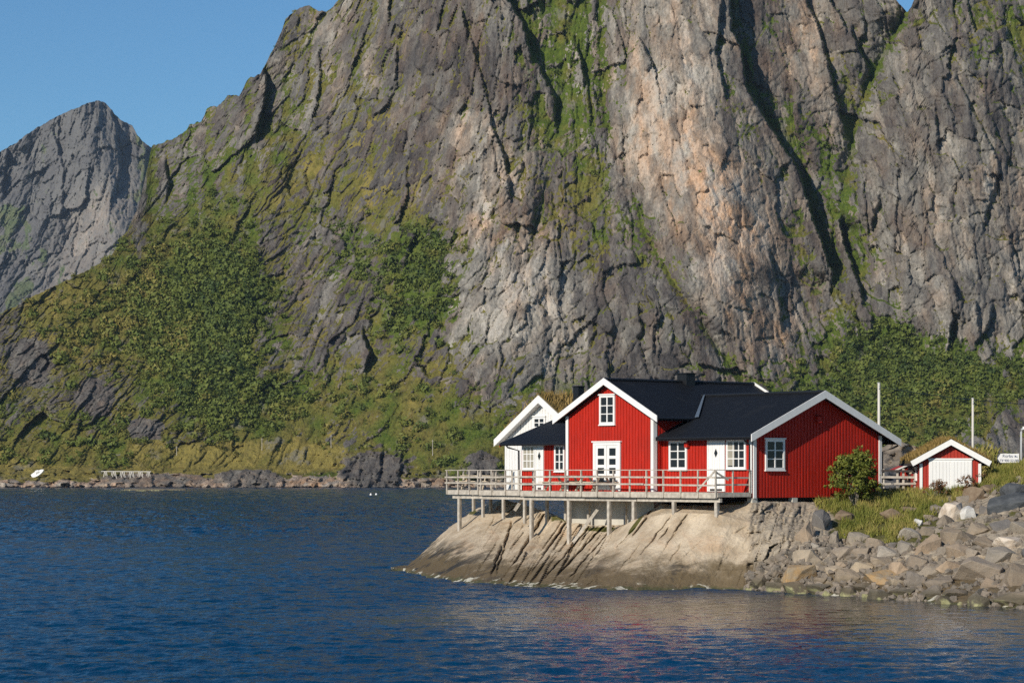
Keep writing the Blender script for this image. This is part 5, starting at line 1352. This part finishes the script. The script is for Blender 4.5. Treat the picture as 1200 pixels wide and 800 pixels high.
tag(grass, 'green and yellow grass on top of the shore bank', 'grass', kind='stuff')
kk = np.random.default_rng(12); pk = []
while len(pk) < 9000:
    i, j = kk.integers(0,260), kk.integers(14,70)
    if kk.random() < km[i,j]-.25 and not tar[i,j] > .2: pk.append(kc[i,j]+kk.normal(size=3)*np.array([.1,.1,.02]))
pk = np.array(pk)
kco, kti = blades(9000, lambda r, n: pk, .36, .035, 43, .4)
kg = fast_mesh('grass', kco, tri=np.arange(len(kco)).reshape(-1,3), mat=M['grass'], attrs=dict(tint=np.clip(kti*.6+.4,0,1)))
tag(kg, 'ochre grass on the knoll behind the boathouse', 'grass', kind='stuff')

# ------------------------------------------------------------------ small things on the far shore
def on_mountain(px, py):
    i = int(np.argmin(np.abs(pxs-px))); j = int(np.argmin(np.abs(PY[i]-py))); return D[i, j]
for px, t, b, lab in ((207,522.5,533,'thin pale pole among the dark scrub above the far shore'),(307,513,527,'thin pale pole on the ochre slope of the far shore'),(388,509,524,'thin pale pole high on the grassy slope above the dark shore cliff'),(507,515,533,'thin pale pole on the green slope nearest the white house')):
    d = on_mountain(px, b); zb = P3(px, b, d).z-1; h = P3(px, t, d).z-zb
    mb = MB(); mb.tube([(0,0,0),(0,0,h)], .12, 7, .09); mb.bar((-.45,0,h-.5),(.45,0,h-.5),.09); o = mb.build('utility_pole', M['grey_wood']); o.location = ((px-600)/F*(d-.6), d-.6, zb)
    tag(o, lab, 'pole', 'poles on the far shore')
rd = on_mountain(147,558)-2
rk = empty('drying_rack', P3(147,558.5,rd)); tag(rk, 'long pale wooden drying rack on the rocks of the far shore', 'rack')
r0 = rk.location.copy(); rr_ = lambda px, py, dy=0.0: P3(px, py, rd)-r0+Vector((0,dy,0))
mb = MB(); mb.bar(rr_(118.5,552,0), rr_(175.5,552.3,0), .3, .25); mb.bar(rr_(118.5,552,3), rr_(175.5,552.3,3), .3, .25); mb.build('beam', M['pole'], rk)
for i in range(11):
    px = 121+i*5.2
    mb = MB(); mb.bar(rr_(px,561,0), rr_(px+1.6*(-1)**i,552,0), .22); mb.build('post', M['pole'], rk)
    mb = MB(); mb.bar(rr_(px+2,561,3), rr_(px+2-1.6*(-1)**i,552,3), .22); mb.build('post', M['pole'], rk)
bd_ = on_mountain(45,558)-1.5
bt = empty('beached_boat', P3(45,558.5,bd_), .25); tag(bt, 'white boat lying tilted on the ochre grass of the far shore', 'boat')
vs, fs = [], []
for i in range(9):
    t = i/8; wdt = 1.0*math.sin(math.pi*min(1,t*.75+.22))**.8*(1 if t < .99 else .05); x = -2.3+4.6*t; sheer = .9+.5*t*t
    for q in range(7):
        a = math.pi*q/6; vs.append((x, -wdt*math.cos(a), sheer-(sheer)*math.sin(a)**.7))
for i in range(8):
    for q in range(6): fs.append((i*7+q, i*7+q+1, (i+1)*7+q+1, (i+1)*7+q))
fs.append(tuple(range(6,-1,-1))); fs += [(i*7+6, i*7, (i+1)*7, (i+1)*7+6) for i in range(8)]
mb = MB(); mb.poly(vs, fs); h = mb.build('hull', M['white'], bt, smooth=False); h.rotation_euler = (.9, -.45, 0); h.location = (0,0,.7)
mb = MB(); mb.prism([(-.9,-.7,1.2),(.6,-.7,1.2),(.35,-.55,2.1),(-.75,-.55,2.1)],(0,1.3,0)); c = mb.build('cabin', M['white'], bt); c.rotation_euler = (.5,-.35,0); c.location = (.3,.3,.2)
# skerry in front of the far shore and two floats
sk = rock_mesh(70, .09); sko = link_mesh('skerry', sk); sd = CAM_Z*F/(574.8-HOR)
sko.location = ((182-600)/F*sd, sd, -.1); sko.scale = (10.5, 3.5, .75); tag(sko, 'low flat dark skerry off the far shore below the drying rack', 'rock')
for k, px in enumerate((434.5,440)):
    d_ = CAM_Z*F/(580-HOR); mb = MB(); mb.tube([(0,0,-.2),(0,0,-.1),(0,0,.25),(0,0,.42)], .38, 10, .12); o = mb.build('mooring_float', M['white'], smooth=True)
    o.location = ((px-600)/F*d_, d_+k*3, 0); tag(o, ('left' if k == 0 else 'right')+' one of two tiny white floats on the open water', 'float', 'floats on the water')

# ------------------------------------------------------------------ air
HAZE = 3.2e-5
if HAZE:
    mb = MB(); mb.box((-11900,-80,-7),(11900,4100,540))
    hz = mb.build('haze', M['white'])
    hm = bpy.data.materials.new('pale_air'); hm.use_nodes = True
    t = hm.node_tree; t.nodes.remove(t.nodes['Principled BSDF'])
    v = t.nodes.new('ShaderNodeVolumePrincipled'); v.inputs['Density'].default_value = HAZE; v.inputs['Color'].default_value = (.62,.78,1,1)
    t.links.new(v.outputs[0], t.nodes['Material Output'].inputs['Volume'])
    hz.data.materials.clear(); hz.data.materials.append(hm)
    tag(hz, 'thin bluish air between the camera and the mountains', 'haze', kind='stuff')
